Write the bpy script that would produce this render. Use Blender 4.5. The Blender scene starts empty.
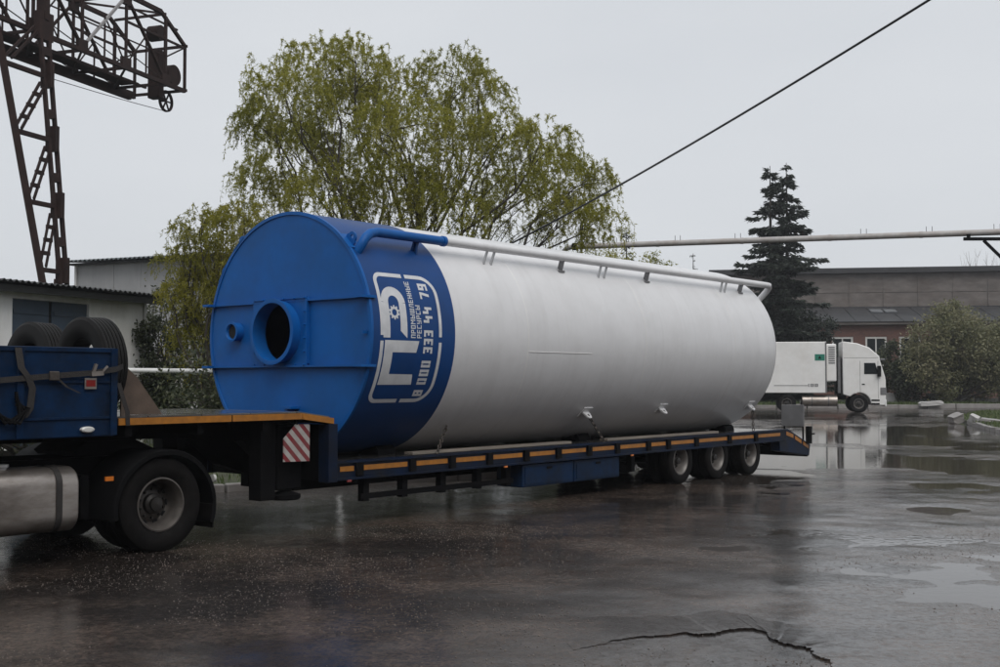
import bpy, math, random
import numpy as np
from mathutils import Vector, Matrix

random.seed(7)
rng = np.random.default_rng(11)
R_ = math.radians
PI = math.pi
S = bpy.context.scene
COL = S.collection

# ------------------------------------------------------------------ camera, sky, sun, exposure
F_PX = 1163.6                      # focal length in pixels of a 1000 px wide picture
EYE = 1.83
PITCH = math.atan(46.5 / F_PX)
cam_d = bpy.data.cameras.new('camera')
cam_d.sensor_width = 36.0
cam_d.lens = F_PX / 1000 * 36.0
cam_d.clip_start = 0.05
cam_d.clip_end = 6000
cam = bpy.data.objects.new('camera', cam_d)
COL.objects.link(cam)
cam.location = (0, 0, EYE)
cam.rotation_euler = (PI / 2 + PITCH, 0, 0)
S.camera = cam

SUN_EL, SUN_AZ = R_(54), R_(163)      # azimuth measured from +Y towards +X
world = bpy.data.worlds.new('World')
S.world = world
world.use_nodes = True
wn, wl = world.node_tree.nodes, world.node_tree.links
wn.clear()
w_out = wn.new('ShaderNodeOutputWorld')
w_bg = wn.new('ShaderNodeBackground')
w_sky = wn.new('ShaderNodeTexSky')
w_sky.sky_type = 'NISHITA'
w_sky.sun_disc = False
w_sky.sun_elevation = SUN_EL
w_sky.sun_rotation = SUN_AZ
w_sky.dust_density = 4.0
w_dim = wn.new('ShaderNodeVectorMath'); w_dim.operation = 'SCALE'; w_dim.inputs['Scale'].default_value = 0.08
w_tc = wn.new('ShaderNodeTexCoord')
w_no = wn.new('ShaderNodeTexNoise'); w_no.inputs['Scale'].default_value = 1.6; w_no.inputs['Detail'].default_value = 4
w_map = wn.new('ShaderNodeMapping'); w_map.inputs['Scale'].default_value = (1, 1, 3)
w_cr = wn.new('ShaderNodeValToRGB')
w_cr.color_ramp.elements[0].position = 0.25; w_cr.color_ramp.elements[0].color = (0.610, 0.640, 0.680, 1)
w_cr.color_ramp.elements[1].position = 0.75; w_cr.color_ramp.elements[1].color = (0.715, 0.738, 0.768, 1)
w_mix = wn.new('ShaderNodeMix'); w_mix.data_type = 'RGBA'; w_mix.inputs['Factor'].default_value = 0.93
wl.new(w_sky.outputs[0], w_dim.inputs[0])
wl.new(w_tc.outputs['Generated'], w_map.inputs[0])
wl.new(w_map.outputs[0], w_no.inputs['Vector'])
wl.new(w_no.outputs['Fac'], w_cr.inputs[0])
wl.new(w_dim.outputs[0], w_mix.inputs[6])
wl.new(w_cr.outputs[0], w_mix.inputs[7])
wl.new(w_mix.outputs[2], w_bg.inputs['Color'])
w_bg.inputs['Strength'].default_value = 1.0
wl.new(w_bg.outputs[0], w_out.inputs[0])

sun_d = bpy.data.lights.new('overcast_sun', 'SUN')
sun_d.energy = 1.5
sun_d.angle = R_(45)
sun_d.color = (1.0, 0.97, 0.93)
sun = bpy.data.objects.new('overcast_sun', sun_d)
COL.objects.link(sun)
sd = Vector((math.sin(SUN_AZ) * math.cos(SUN_EL), math.cos(SUN_AZ) * math.cos(SUN_EL), math.sin(SUN_EL)))
sun.rotation_euler = (-sd).to_track_quat('-Z', 'Y').to_euler()
sun.location = sd * 60

S.view_settings.view_transform = 'Standard'
S.view_settings.look = 'None'
S.view_settings.exposure = 0.08
S.view_settings.gamma = 1.0
S.render.engine = 'CYCLES'
try:
    S.cycles.use_denoising = True
    S.cycles.max_bounces = 6
    S.cycles.transparent_max_bounces = 6
    S.cycles.caustics_reflective = False
    S.cycles.caustics_refractive = False
except Exception:
    pass


# ------------------------------------------------------------------ materials
def _nt(name):
    m = bpy.data.materials.new(name)
    m.use_nodes = True
    nt = m.node_tree
    return m, nt, nt.nodes['Principled BSDF']


def pm(name, col, rough=0.5, metal=0.0, var=0.15, scale=4.0, bump=0.0, bscale=30.0, dirt=None, dirt_amt=0.5,
       dirt_scale=2.0, stretch=(1, 1, 1), coat=0.0, spec=0.5, rvar=0.1, coat_rough=0.12):
    """procedural paint / stone / metal: noisy colour, noisy roughness, optional dirt patches and fine relief"""
    m, nt, b = _nt(name)
    N, L = nt.nodes, nt.links
    tc = N.new('ShaderNodeTexCoord')
    mp = N.new('ShaderNodeMapping'); mp.inputs['Scale'].default_value = stretch
    L.new(tc.outputs['Object'], mp.inputs[0])
    no = N.new('ShaderNodeTexNoise'); no.inputs['Scale'].default_value = scale; no.inputs['Detail'].default_value = 6
    L.new(mp.outputs[0], no.inputs['Vector'])
    cr = N.new('ShaderNodeValToRGB')
    c = np.array(col)
    cr.color_ramp.elements[0].position = 0.3; cr.color_ramp.elements[1].position = 0.7
    cr.color_ramp.elements[0].color = (*np.clip(c * (1 - var), 0, 1), 1)
    cr.color_ramp.elements[1].color = (*np.clip(c * (1 + var), 0, 1), 1)
    L.new(no.outputs['Fac'], cr.inputs[0])
    out = cr.outputs[0]
    if dirt is not None:
        n2 = N.new('ShaderNodeTexNoise'); n2.inputs['Scale'].default_value = dirt_scale; n2.inputs['Detail'].default_value = 8
        n2.inputs['Roughness'].default_value = 0.68
        L.new(mp.outputs[0], n2.inputs['Vector'])
        r2 = N.new('ShaderNodeMapRange')
        r2.inputs['From Min'].default_value = 0.42; r2.inputs['From Max'].default_value = 0.72
        r2.inputs['To Max'].default_value = dirt_amt
        L.new(n2.outputs['Fac'], r2.inputs['Value'])
        mx = N.new('ShaderNodeMix'); mx.data_type = 'RGBA'
        L.new(r2.outputs[0], mx.inputs['Factor'])
        L.new(out, mx.inputs[6]); mx.inputs[7].default_value = (*dirt, 1)
        out = mx.outputs[2]
    L.new(out, b.inputs['Base Color'])
    rr = N.new('ShaderNodeMapRange')
    rr.inputs['To Min'].default_value = max(0.02, rough - rvar); rr.inputs['To Max'].default_value = min(1, rough + rvar)
    L.new(no.outputs['Fac'], rr.inputs['Value'])
    L.new(rr.outputs[0], b.inputs['Roughness'])
    b.inputs['Metallic'].default_value = metal
    b.inputs['Specular IOR Level'].default_value = spec
    b.inputs['Coat Weight'].default_value = coat
    b.inputs['Coat Roughness'].default_value = coat_rough
    if bump:
        n3 = N.new('ShaderNodeTexNoise'); n3.inputs['Scale'].default_value = bscale; n3.inputs['Detail'].default_value = 4
        L.new(mp.outputs[0], n3.inputs['Vector'])
        bp = N.new('ShaderNodeBump'); bp.inputs['Strength'].default_value = bump; bp.inputs['Distance'].default_value = 0.02
        L.new(n3.outputs['Fac'], bp.inputs['Height'])
        L.new(bp.outputs[0], b.inputs['Normal'])
    return m


def leaf_mat(name, c0, c1, c2, trans=0.35, rough=0.55):
    m, nt, b = _nt(name)
    N, L = nt.nodes, nt.links
    g = N.new('ShaderNodeNewGeometry')
    tc = N.new('ShaderNodeTexCoord')
    no = N.new('ShaderNodeTexNoise'); no.inputs['Scale'].default_value = 0.55; no.inputs['Detail'].default_value = 3
    L.new(tc.outputs['Object'], no.inputs['Vector'])
    ad = N.new('ShaderNodeMath'); ad.operation = 'MULTIPLY_ADD'
    ad.inputs[1].default_value = 0.55
    L.new(g.outputs['Random Per Island'], ad.inputs[0]); 
    sc = N.new('ShaderNodeMapRange'); sc.inputs['From Min'].default_value = 0.3; sc.inputs['From Max'].default_value = 0.7
    sc.inputs['To Max'].default_value = 0.45
    L.new(no.outputs['Fac'], sc.inputs['Value']); L.new(sc.outputs[0], ad.inputs[2])
    cr = N.new('ShaderNodeValToRGB')
    cr.color_ramp.elements[0].position = 0.1; cr.color_ramp.elements[0].color = (*c0, 1)
    cr.color_ramp.elements[1].position = 0.9; cr.color_ramp.elements[1].color = (*c2, 1)
    e = cr.color_ramp.elements.new(0.5); e.color = (*c1, 1)
    L.new(ad.outputs[0], cr.inputs[0])
    L.new(cr.outputs[0], b.inputs['Base Color'])
    b.inputs['Roughness'].default_value = rough
    tr = N.new('ShaderNodeBsdfTranslucent')
    L.new(cr.outputs[0], tr.inputs['Color'])
    mx = N.new('ShaderNodeMixShader'); mx.inputs[0].default_value = trans
    L.new(b.outputs[0], mx.inputs[1]); L.new(tr.outputs[0], mx.inputs[2])
    L.new(mx.outputs[0], N['Material Output'].inputs['Surface'])
    return m


M = {}
M['tank_white'] = pm('tank_white_paint', (0.70, 0.70, 0.71), 0.36, bump=0.025, bscale=1.6, var=0.03, scale=1.5, dirt=(0.46, 0.45, 0.445), dirt_amt=0.3, dirt_scale=1.6, stretch=(1, 1, 1), coat=0.15, coat_rough=0.3)
def add_streaks(m, col, amt, sx, syz, lo, hi):
    """rain-washed grime running down round the shell"""
    nt = m.node_tree; N, L = nt.nodes, nt.links
    b = N['Principled BSDF']; src = b.inputs['Base Color'].links[0].from_socket
    tc = N.new('ShaderNodeTexCoord'); mp = N.new('ShaderNodeMapping'); mp.inputs['Scale'].default_value = (sx, syz, syz)
    L.new(tc.outputs['Object'], mp.inputs[0])
    no = N.new('ShaderNodeTexNoise'); no.inputs['Scale'].default_value = 1.0; no.inputs['Detail'].default_value = 7; no.inputs['Roughness'].default_value = 0.6
    L.new(mp.outputs[0], no.inputs['Vector'])
    mr = N.new('ShaderNodeMapRange'); mr.inputs['From Min'].default_value = lo; mr.inputs['From Max'].default_value = hi; mr.inputs['To Max'].default_value = amt
    L.new(no.outputs['Fac'], mr.inputs['Value'])
    mx = N.new('ShaderNodeMix'); mx.data_type = 'RGBA'
    L.new(mr.outputs[0], mx.inputs['Factor']); L.new(src, mx.inputs[6]); mx.inputs[7].default_value = (*col, 1)
    L.new(mx.outputs[2], b.inputs['Base Color'])


add_streaks(M['tank_white'], (0.36, 0.35, 0.34), 0.22, 7.0, 0.45, 0.50, 0.85)
M['tank_blue'] = pm('tank_blue_paint', (0.003, 0.098, 0.36), 0.5, spec=0.22, var=0.12, scale=2.5, dirt=(0.008, 0.07, 0.20), dirt_amt=0.6, dirt_scale=1.3, coat=0.03, coat_rough=0.3, bump=0.10, bscale=3.0)
M['band_blue'] = pm('band_blue_paint', (0.002, 0.046, 0.185), 0.45, spec=0.25, var=0.10, scale=2.0, dirt=(0.004, 0.028, 0.10), dirt_amt=0.4, dirt_scale=1.5, coat=0.04, coat_rough=0.3)
M['print_white'] = pm('print_white_paint', (0.62, 0.63, 0.65), 0.45, var=0.06, scale=9, dirt=(0.40, 0.42, 0.46), dirt_amt=0.4, dirt_scale=5)
M['trailer_blue'] = pm('trailer_blue_paint', (0.003, 0.011, 0.034), 0.5, var=0.3, scale=5, dirt=(0.013, 0.012, 0.012), dirt_amt=0.9, dirt_scale=2.2, coat=0.05, coat_rough=0.3, spec=0.12, bump=0.08, bscale=25)
M['box_blue'] = pm('box_blue_paint', (0.003, 0.020, 0.062), 0.5, var=0.2, scale=3, dirt=(0.006, 0.008, 0.012), dirt_amt=0.9, dirt_scale=2.4, coat=0.04, coat_rough=0.3, spec=0.12, bump=0.1, bscale=12)
M['dark_frame'] = pm('dark_chassis_paint', (0.005, 0.005, 0.006), 0.65, var=0.3, scale=6, spec=0.06, dirt=(0.011, 0.010, 0.009), dirt_amt=0.5, dirt_scale=4)
M['black'] = pm('black_plastic', (0.005, 0.005, 0.0055), 0.65, var=0.3, scale=8, spec=0.08)
M['void'] = pm('inside_black', (0.006, 0.006, 0.007), 0.8, var=0.3)  # near-black standing for unlit holes and interiors
M['rubber'] = pm('tyre_rubber', (0.008, 0.0075, 0.0075), 0.75, var=0.25, scale=9, spec=0.08, dirt=(0.015, 0.013, 0.012), dirt_amt=0.6, dirt_scale=6, bump=0.2, bscale=60)
M['spare_rubber'] = pm('worn_tyre_rubber', (0.010, 0.0095, 0.0095), 0.65, var=0.25, scale=9, spec=0.15, dirt=(0.018, 0.016, 0.015), dirt_amt=0.6, dirt_scale=5, coat=0.05, coat_rough=0.3)
M['rim_grey'] = pm('dirty_steel_rim', (0.11, 0.10, 0.092), 0.5, metal=0.4, var=0.2, scale=9, dirt=(0.07, 0.058, 0.05), dirt_amt=0.8, dirt_scale=7)
M['rim_light'] = pm('light_steel_rim', (0.17, 0.16, 0.15), 0.45, metal=0.3, var=0.15, scale=9, dirt=(0.12, 0.10, 0.09), dirt_amt=0.7, dirt_scale=7)
M['hub'] = pm('dark_hub_steel', (0.035, 0.032, 0.030), 0.45, metal=0.5, var=0.3, scale=12)
M['alu'] = pm('dull_aluminium', (0.40, 0.36, 0.33), 0.38, metal=0.85, var=0.12, scale=5, dirt=(0.17, 0.14, 0.11), dirt_amt=0.7, dirt_scale=3, stretch=(1, 1, 3))
M['tape'] = pm('orange_reflective_tape', (0.40, 0.155, 0.016), 0.42, var=0.15, scale=14, dirt=(0.20, 0.085, 0.02), dirt_amt=0.7, dirt_scale=6)
M['deck'] = pm('wet_steel_deck', (0.10, 0.095, 0.09), 0.25, var=0.3, scale=4, dirt=(0.05, 0.045, 0.04), dirt_amt=0.7, dirt_scale=3, coat=0.9, coat_rough=0.1)
M['red_lens'] = pm('red_lens', (0.22, 0.02, 0.018), 0.25, var=0.1, coat=0.5)
M['amber_lens'] = pm('amber_lens', (0.62, 0.17, 0.02), 0.25, var=0.1, coat=0.5)
M['white_lens'] = pm('white_lens', (0.62, 0.62, 0.60), 0.25, var=0.1, coat=0.5)
M['webbing'] = pm('grimy_webbing', (0.024, 0.021, 0.020), 0.75, var=0.3, scale=20, bump=0.3, bscale=90)
M['plywood'] = pm('wet_brown_board', (0.10, 0.070, 0.052), 0.55, var=0.25, scale=6, stretch=(1, 6, 1), bump=0.15)
M['rust'] = pm('rust_brown_steel', (0.028, 0.015, 0.013), 0.75, spec=0.2, var=0.35, scale=3, dirt=(0.020, 0.012, 0.011), dirt_amt=0.7, dirt_scale=5)
M['rust_light'] = pm('pale_grey_steel', (0.28, 0.27, 0.27), 0.6, var=0.2, scale=3)  # pale grey, used on one near diagonal
M['steel'] = pm('galvanised_steel', (0.42, 0.42, 0.42), 0.42, metal=0.6, var=0.15, scale=8)
M['chain'] = pm('chain_steel', (0.10, 0.085, 0.075), 0.45, metal=0.6, var=0.3, scale=20)
M['pipe'] = pm('grey_pipe_wrap', (0.40, 0.385, 0.375), 0.5, var=0.12, scale=6, dirt=(0.24, 0.19, 0.16), dirt_amt=0.7, dirt_scale=2.0)
M['white_pipe'] = pm('white_painted_pipe', (0.70, 0.70, 0.69), 0.45, var=0.08, scale=4)
M['cable'] = pm('black_cable', (0.018, 0.018, 0.02), 0.6, var=0.2)
M['render_white'] = pm('white_render_wall', (0.88, 0.875, 0.865), 0.75, var=0.05, scale=2, dirt=(0.6, 0.58, 0.55), dirt_amt=0.45, dirt_scale=1.4, stretch=(1.5, 1.5, 0.5), bump=0.1)
M['door_blue'] = pm('faded_blue_gate', (0.045, 0.070, 0.105), 0.55, var=0.15, scale=3, dirt=(0.05, 0.06, 0.075), dirt_amt=0.5)
M['asbestos_dark'] = pm('dark_fibre_cement', (0.030, 0.031, 0.033), 0.6, var=0.3, scale=3, dirt=(0.05, 0.055, 0.045), dirt_amt=0.5)
M['asbestos_grey'] = pm('grey_fibre_cement', (0.085, 0.10, 0.105), 0.65, var=0.25, scale=3)
M['panel_grey'] = pm('grey_wall_sheet', (0.36, 0.36, 0.365), 0.6, var=0.08, scale=1.2, dirt=(0.24, 0.24, 0.24), dirt_amt=0.6, dirt_scale=0.7, stretch=(1.5, 1.5, 0.4))
M['concrete'] = pm('old_concrete', (0.30, 0.285, 0.27), 0.75, var=0.15, scale=3, dirt=(0.15, 0.14, 0.125), dirt_amt=0.6, dirt_scale=2, bump=0.3, bscale=14)
M['kerb'] = pm('wet_kerb_concrete', (0.25, 0.235, 0.225), 0.55, var=0.15, scale=3, dirt=(0.14, 0.12, 0.11), dirt_amt=0.6, dirt_scale=2, bump=0.3, bscale=14, coat=0.3)
M['whitewash'] = pm('whitewash', (0.46, 0.45, 0.44), 0.8, var=0.1, scale=2, dirt=(0.32, 0.30, 0.29), dirt_amt=0.5)
M['hall_grey'] = pm('hall_grey_sheet', (0.145, 0.128, 0.118), 0.7, var=0.3, scale=0.8, dirt=(0.075, 0.056, 0.046), dirt_amt=0.85, dirt_scale=0.45, stretch=(1, 1, 2.5))
M['hall_dark'] = pm('hall_dark_roofing', (0.030, 0.030, 0.033), 0.6, var=0.25, scale=1)
M['annex_roof'] = pm('annex_slate_roof', (0.026, 0.027, 0.030), 0.5, var=0.25, scale=1.2, dirt=(0.08, 0.08, 0.08), dirt_amt=0.4, dirt_scale=0.6)
M['glass'] = pm('window_glass', (0.018, 0.022, 0.024), 0.06, spec=0.3, var=0.3, scale=2, rvar=0.03)
M['glass_dull'] = pm('dusty_glass', (0.16, 0.17, 0.18), 0.3, var=0.3, scale=1.5)
M['frame_white'] = pm('white_window_frame', (0.58, 0.57, 0.55), 0.55, var=0.08)
M['truck_white'] = pm('truck_white_paint', (0.80, 0.795, 0.78), 0.35, var=0.04, scale=2, dirt=(0.66, 0.63, 0.59), dirt_amt=0.5, dirt_scale=1.2, coat=0.2)
M['truck_grey'] = pm('truck_grey_trim', (0.16, 0.16, 0.165), 0.5, var=0.15)
M['sticker_green'] = pm('green_sticker', (0.02, 0.19, 0.13), 0.4, var=0.08)
M['bark'] = pm('dark_bark', (0.050, 0.042, 0.034), 0.85, var=0.35, scale=6, stretch=(2, 2, 0.5), bump=0.5, bscale=20)
M['twig'] = pm('young_twig', (0.20, 0.175, 0.055), 0.8, var=0.3, scale=6)
M['willow'] = leaf_mat('willow_leaf', (0.17, 0.18, 0.022), (0.30, 0.298, 0.036), (0.43, 0.40, 0.075), 0.55)
M['young'] = leaf_mat('young_willow_leaf', (0.15, 0.16, 0.016), (0.27, 0.262, 0.026), (0.38, 0.34, 0.05), 0.55)
M['shrub_dark'] = leaf_mat('dark_shrub_leaf', (0.020, 0.030, 0.013), (0.044, 0.056, 0.024), (0.095, 0.10, 0.05), 0.3)
M['shrub_grey'] = leaf_mat('grey_green_leaf', (0.09, 0.10, 0.048), (0.18, 0.18, 0.09), (0.29, 0.265, 0.16), 0.38)
M['needle'] = leaf_mat('spruce_needles', (0.010, 0.016, 0.012), (0.022, 0.031, 0.023), (0.045, 0.056, 0.038), 0.18)
M['conifer_far'] = leaf_mat('far_conifer_needles', (0.03, 0.04, 0.03), (0.055, 0.065, 0.045), (0.09, 0.10, 0.07), 0.2)
M['bare'] = pm('bare_twigs', (0.20, 0.18, 0.17), 0.8, var=0.2)
M['grass'] = leaf_mat('wet_grass_blades', (0.04, 0.065, 0.016), (0.075, 0.11, 0.03), (0.13, 0.15, 0.055), 0.3)
M['soil'] = pm('grassy_soil', (0.042, 0.052, 0.022), 0.8, var=0.4, scale=3, dirt=(0.06, 0.048, 0.036), dirt_amt=0.7, dirt_scale=1.3, bump=0.6, bscale=8)
M['pebble'] = pm('wet_pebbles', (0.15, 0.125, 0.11), 0.45, var=0.7, scale=45, coat=0.2)


def stripe_mat():
    m, nt, b = _nt('red_white_chevron')
    N, L = nt.nodes, nt.links
    tc = N.new('ShaderNodeTexCoord')
    sx = N.new('ShaderNodeSeparateXYZ'); L.new(tc.outputs['Object'], sx.inputs[0])
    ad = N.new('ShaderNodeMath'); ad.operation = 'ADD'
    L.new(sx.outputs['X'], ad.inputs[0]); L.new(sx.outputs['Z'], ad.inputs[1])
    mu = N.new('ShaderNodeMath'); mu.operation = 'MULTIPLY'; mu.inputs[1].default_value = 6.4
    L.new(ad.outputs[0], mu.inputs[0])
    fr = N.new('ShaderNodeMath'); fr.operation = 'FRACT'; L.new(mu.outputs[0], fr.inputs[0])
    gt = N.new('ShaderNodeMath'); gt.operation = 'GREATER_THAN'; gt.inputs[1].default_value = 0.52
    L.new(fr.outputs[0], gt.inputs[0])
    mx = N.new('ShaderNodeMix'); mx.data_type = 'RGBA'
    L.new(gt.outputs[0], mx.inputs['Factor'])
    mx.inputs[6].default_value = (0.44, 0.42, 0.40, 1); mx.inputs[7].default_value = (0.20, 0.015, 0.022, 1)
    no = N.new('ShaderNodeTexNoise'); no.inputs['Scale'].default_value = 9; no.inputs['Detail'].default_value = 6
    L.new(tc.outputs['Object'], no.inputs['Vector'])
    mr = N.new('ShaderNodeMapRange'); mr.inputs['From Min'].default_value = 0.4; mr.inputs['From Max'].default_value = 0.8; mr.inputs['To Max'].default_value = 0.6
    L.new(no.outputs['Fac'], mr.inputs['Value'])
    m2 = N.new('ShaderNodeMix'); m2.data_type = 'RGBA'
    L.new(mr.outputs[0], m2.inputs['Factor']); L.new(mx.outputs[2], m2.inputs[6]); m2.inputs[7].default_value = (0.12, 0.10, 0.09, 1)
    L.new(m2.outputs[2], b.inputs['Base Color'])
    b.inputs['Roughness'].default_value = 0.4
    return m


def brick_mat():
    m, nt, b = _nt('red_brickwork')
    N, L = nt.nodes, nt.links
    tc = N.new('ShaderNodeTexCoord')
    sx = N.new('ShaderNodeSeparateXYZ'); L.new(tc.outputs['Object'], sx.inputs[0])
    cb = N.new('ShaderNodeCombineXYZ'); L.new(sx.outputs['X'], cb.inputs[0]); L.new(sx.outputs['Z'], cb.inputs[1])
    br = N.new('ShaderNodeTexBrick'); br.inputs['Scale'].default_value = 1.0
    br.inputs['Brick Width'].default_value = 0.25; br.inputs['Row Height'].default_value = 0.075; br.inputs['Mortar Size'].default_value = 0.006
    br.inputs['Color1'].default_value = (0.15, 0.062, 0.046, 1); br.inputs['Color2'].default_value = (0.10, 0.046, 0.036, 1)
    br.inputs['Mortar'].default_value = (0.10, 0.085, 0.078, 1)
    L.new(cb.outputs[0], br.inputs['Vector'])
    L.new(br.outputs['Color'], b.inputs['Base Color'])
    b.inputs['Roughness'].default_value = 0.8
    return m


def asphalt_mat():
    m, nt, b = _nt('wet_asphalt')
    N, L = nt.nodes, nt.links
    tc = N.new('ShaderNodeTexCoord')
    n1 = N.new('ShaderNodeTexNoise'); n1.inputs['Scale'].default_value = 0.45; n1.inputs['Detail'].default_value = 7; n1.inputs['Roughness'].default_value = 0.62
    n2 = N.new('ShaderNodeTexNoise'); n2.inputs['Scale'].default_value = 38; n2.inputs['Detail'].default_value = 3
    n4 = N.new('ShaderNodeTexNoise'); n4.inputs['Scale'].default_value = 2.2; n4.inputs['Detail'].default_value = 7; n4.inputs['Roughness'].default_value = 0.65
    vo = N.new('ShaderNodeTexVoronoi'); vo.inputs['Scale'].default_value = 55
    for n in (n1, n2, vo, n4):
        L.new(tc.outputs['Object'], n.inputs['Vector'])
    cr = N.new('ShaderNodeValToRGB')
    cr.color_ramp.elements[0].position = 0.45; cr.color_ramp.elements[0].color = (0.010, 0.0080, 0.0070, 1)
    cr.color_ramp.elements[1].position = 0.60; cr.color_ramp.elements[1].color = (0.044, 0.036, 0.031, 1)
    L.new(n1.outputs['Fac'], cr.inputs[0])
    # aggregate: pale and dark stone grains
    vr = N.new('ShaderNodeValToRGB')
    vr.color_ramp.elements[0].position = 0.0; vr.color_ramp.elements[0].color = (0.30, 0.30, 0.30, 1)
    vr.color_ramp.elements[1].position = 1.0; vr.color_ramp.elements[1].color = (2.3, 2.15, 2.05, 1)
    L.new(vo.outputs['Color'], vr.inputs[0])
    mu = N.new('ShaderNodeMix'); mu.data_type = 'RGBA'; mu.blend_type = 'MULTIPLY'; mu.inputs['Factor'].default_value = 0.8
    L.new(cr.outputs[0], mu.inputs[6]); L.new(vr.outputs[0], mu.inputs[7])
    n5 = N.new('ShaderNodeTexNoise'); n5.inputs['Scale'].default_value = 13; n5.inputs['Detail'].default_value = 9; n5.inputs['Roughness'].default_value = 0.78
    L.new(tc.outputs['Object'], n5.inputs['Vector'])
    r5 = N.new('ShaderNodeValToRGB')
    r5.color_ramp.elements[0].position = 0.36; r5.color_ramp.elements[0].color = (0.42, 0.40, 0.38, 1)
    r5.color_ramp.elements[1].position = 0.66; r5.color_ramp.elements[1].color = (1.9, 1.75, 1.65, 1)
    L.new(n5.outputs['Fac'], r5.inputs[0])
    m5 = N.new('ShaderNodeMix'); m5.data_type = 'RGBA'; m5.blend_type = 'MULTIPLY'; m5.inputs['Factor'].default_value = 0.9
    L.new(mu.outputs[2], m5.inputs[6]); L.new(r5.outputs[0], m5.inputs[7])
    L.new(m5.outputs[2], b.inputs['Base Color'])
    b.inputs['Roughness'].default_value = 0.6
    b.inputs['Specular IOR Level'].default_value = 0.2
    b.inputs['Coat Weight'].default_value = 1.0
    b.inputs['Coat IOR'].default_value = 1.33
    rr = N.new('ShaderNodeMapRange'); rr.inputs['From Min'].default_value = 0.42; rr.inputs['From Max'].default_value = 0.60
    rr.inputs['To Min'].default_value = 0.05; rr.inputs['To Max'].default_value = 0.20
    av = N.new('ShaderNodeMath'); av.operation = 'MULTIPLY_ADD'; av.inputs[1].default_value = 0.5
    hf = N.new('ShaderNodeMath'); hf.operation = 'MULTIPLY'; hf.inputs[1].default_value = 0.5
    L.new(n1.outputs['Fac'], hf.inputs[0]); L.new(n4.outputs['Fac'], av.inputs[0]); L.new(hf.outputs[0], av.inputs[2])
    L.new(av.outputs[0], rr.inputs['Value']); L.new(rr.outputs[0], b.inputs['Coat Roughness'])
    bp = N.new('ShaderNodeBump'); bp.inputs['Strength'].default_value = 0.8; bp.inputs['Distance'].default_value = 0.008
    L.new(n2.outputs['Fac'], bp.inputs['Height'])
    bp2 = N.new('ShaderNodeBump'); bp2.inputs['Strength'].default_value = 0.28; bp2.inputs['Distance'].default_value = 0.010
    L.new(n4.outputs['Fac'], bp2.inputs['Height'])
    L.new(bp2.outputs[0], bp.inputs['Normal'])
    L.new(bp.outputs[0], b.inputs['Normal'])
    cw = N.new('ShaderNodeMapRange'); cw.inputs['From Min'].default_value = 0.46; cw.inputs['From Max'].default_value = 0.64
    cw.inputs['To Min'].default_value = 1.0; cw.inputs['To Max'].default_value = 0.45
    L.new(n5.outputs['Fac'], cw.inputs['Value']); L.new(cw.outputs[0], b.inputs['Coat Weight'])
    bp3 = N.new('ShaderNodeBump'); bp3.inputs['Strength'].default_value = 0.22; bp3.inputs['Distance'].default_value = 0.004
    L.new(n5.outputs['Fac'], bp3.inputs['Height']); L.new(bp2.outputs[0], bp3.inputs['Normal'])
    L.new(bp3.outputs[0], b.inputs['Coat Normal'])
    return m


def water_mat():
    m, nt, b = _nt('puddle_water')
    N, L = nt.nodes, nt.links
    tc = N.new('ShaderNodeTexCoord')
    n1 = N.new('ShaderNodeTexNoise'); n1.inputs['Scale'].default_value = 0.8; n1.inputs['Detail'].default_value = 5
    L.new(tc.outputs['Object'], n1.inputs['Vector'])
    cr = N.new('ShaderNodeValToRGB')
    cr.color_ramp.elements[0].color = (0.030, 0.025, 0.022, 1); cr.color_ramp.elements[1].color = (0.058, 0.050, 0.045, 1)
    L.new(n1.outputs['Fac'], cr.inputs[0]); L.new(cr.outputs[0], b.inputs['Base Color'])
    b.inputs['Roughness'].default_value = 0.035
    b.inputs['IOR'].default_value = 1.33
    n2 = N.new('ShaderNodeTexNoise'); n2.inputs['Scale'].default_value = 9; n2.inputs['Detail'].default_value = 2
    L.new(tc.outputs['Object'], n2.inputs['Vector'])
    bp = N.new('ShaderNodeBump'); bp.inputs['Strength'].default_value = 0.10; bp.inputs['Distance'].default_value = 0.01
    L.new(n2.outputs['Fac'], bp.inputs['Height']); L.new(bp.outputs[0], b.inputs['Normal'])
    return m


M['plank'] = pm('pale_wet_timber', (0.26, 0.23, 0.195), 0.5, var=0.25, scale=5, stretch=(.3, 6, 6), dirt=(0.16, 0.13, 0.1), dirt_amt=0.6)
M['chevron'] = stripe_mat()
M['brick'] = brick_mat()
M['asphalt'] = asphalt_mat()
M['water'] = water_mat()


# ------------------------------------------------------------------ mesh helpers
OFF = {}          # root object name -> origin that is subtracted from its parts' coordinates


def tag(o, label=None, cat=None, group=None, kind=None):
    if label: o['label'] = label
    if cat: o['category'] = cat
    if group: o['group'] = group
    if kind: o['kind'] = kind
    return o


def thing(name, label, cat, loc=(0, 0, 0), rz=0.0, group=None, origin=None):
    o = bpy.data.objects.new(name, None)
    o.empty_display_size = 0.3
    COL.objects.link(o)
    o.location = loc
    o.rotation_euler = (0, 0, rz)
    if origin is not None:
        OFF[o.name] = Vector(origin)
    return tag(o, label, cat, group)


def sub_empty(name, parent, loc=(0, 0, 0), rot=(0, 0, 0)):
    o = bpy.data.objects.new(name, None)
    o.empty_display_size = 0.2
    COL.objects.link(o)
    o.parent = parent
    o.location = Vector(loc) - OFF.get(parent.name, Vector((0, 0, 0)))
    o.rotation_euler = rot
    return o


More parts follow.
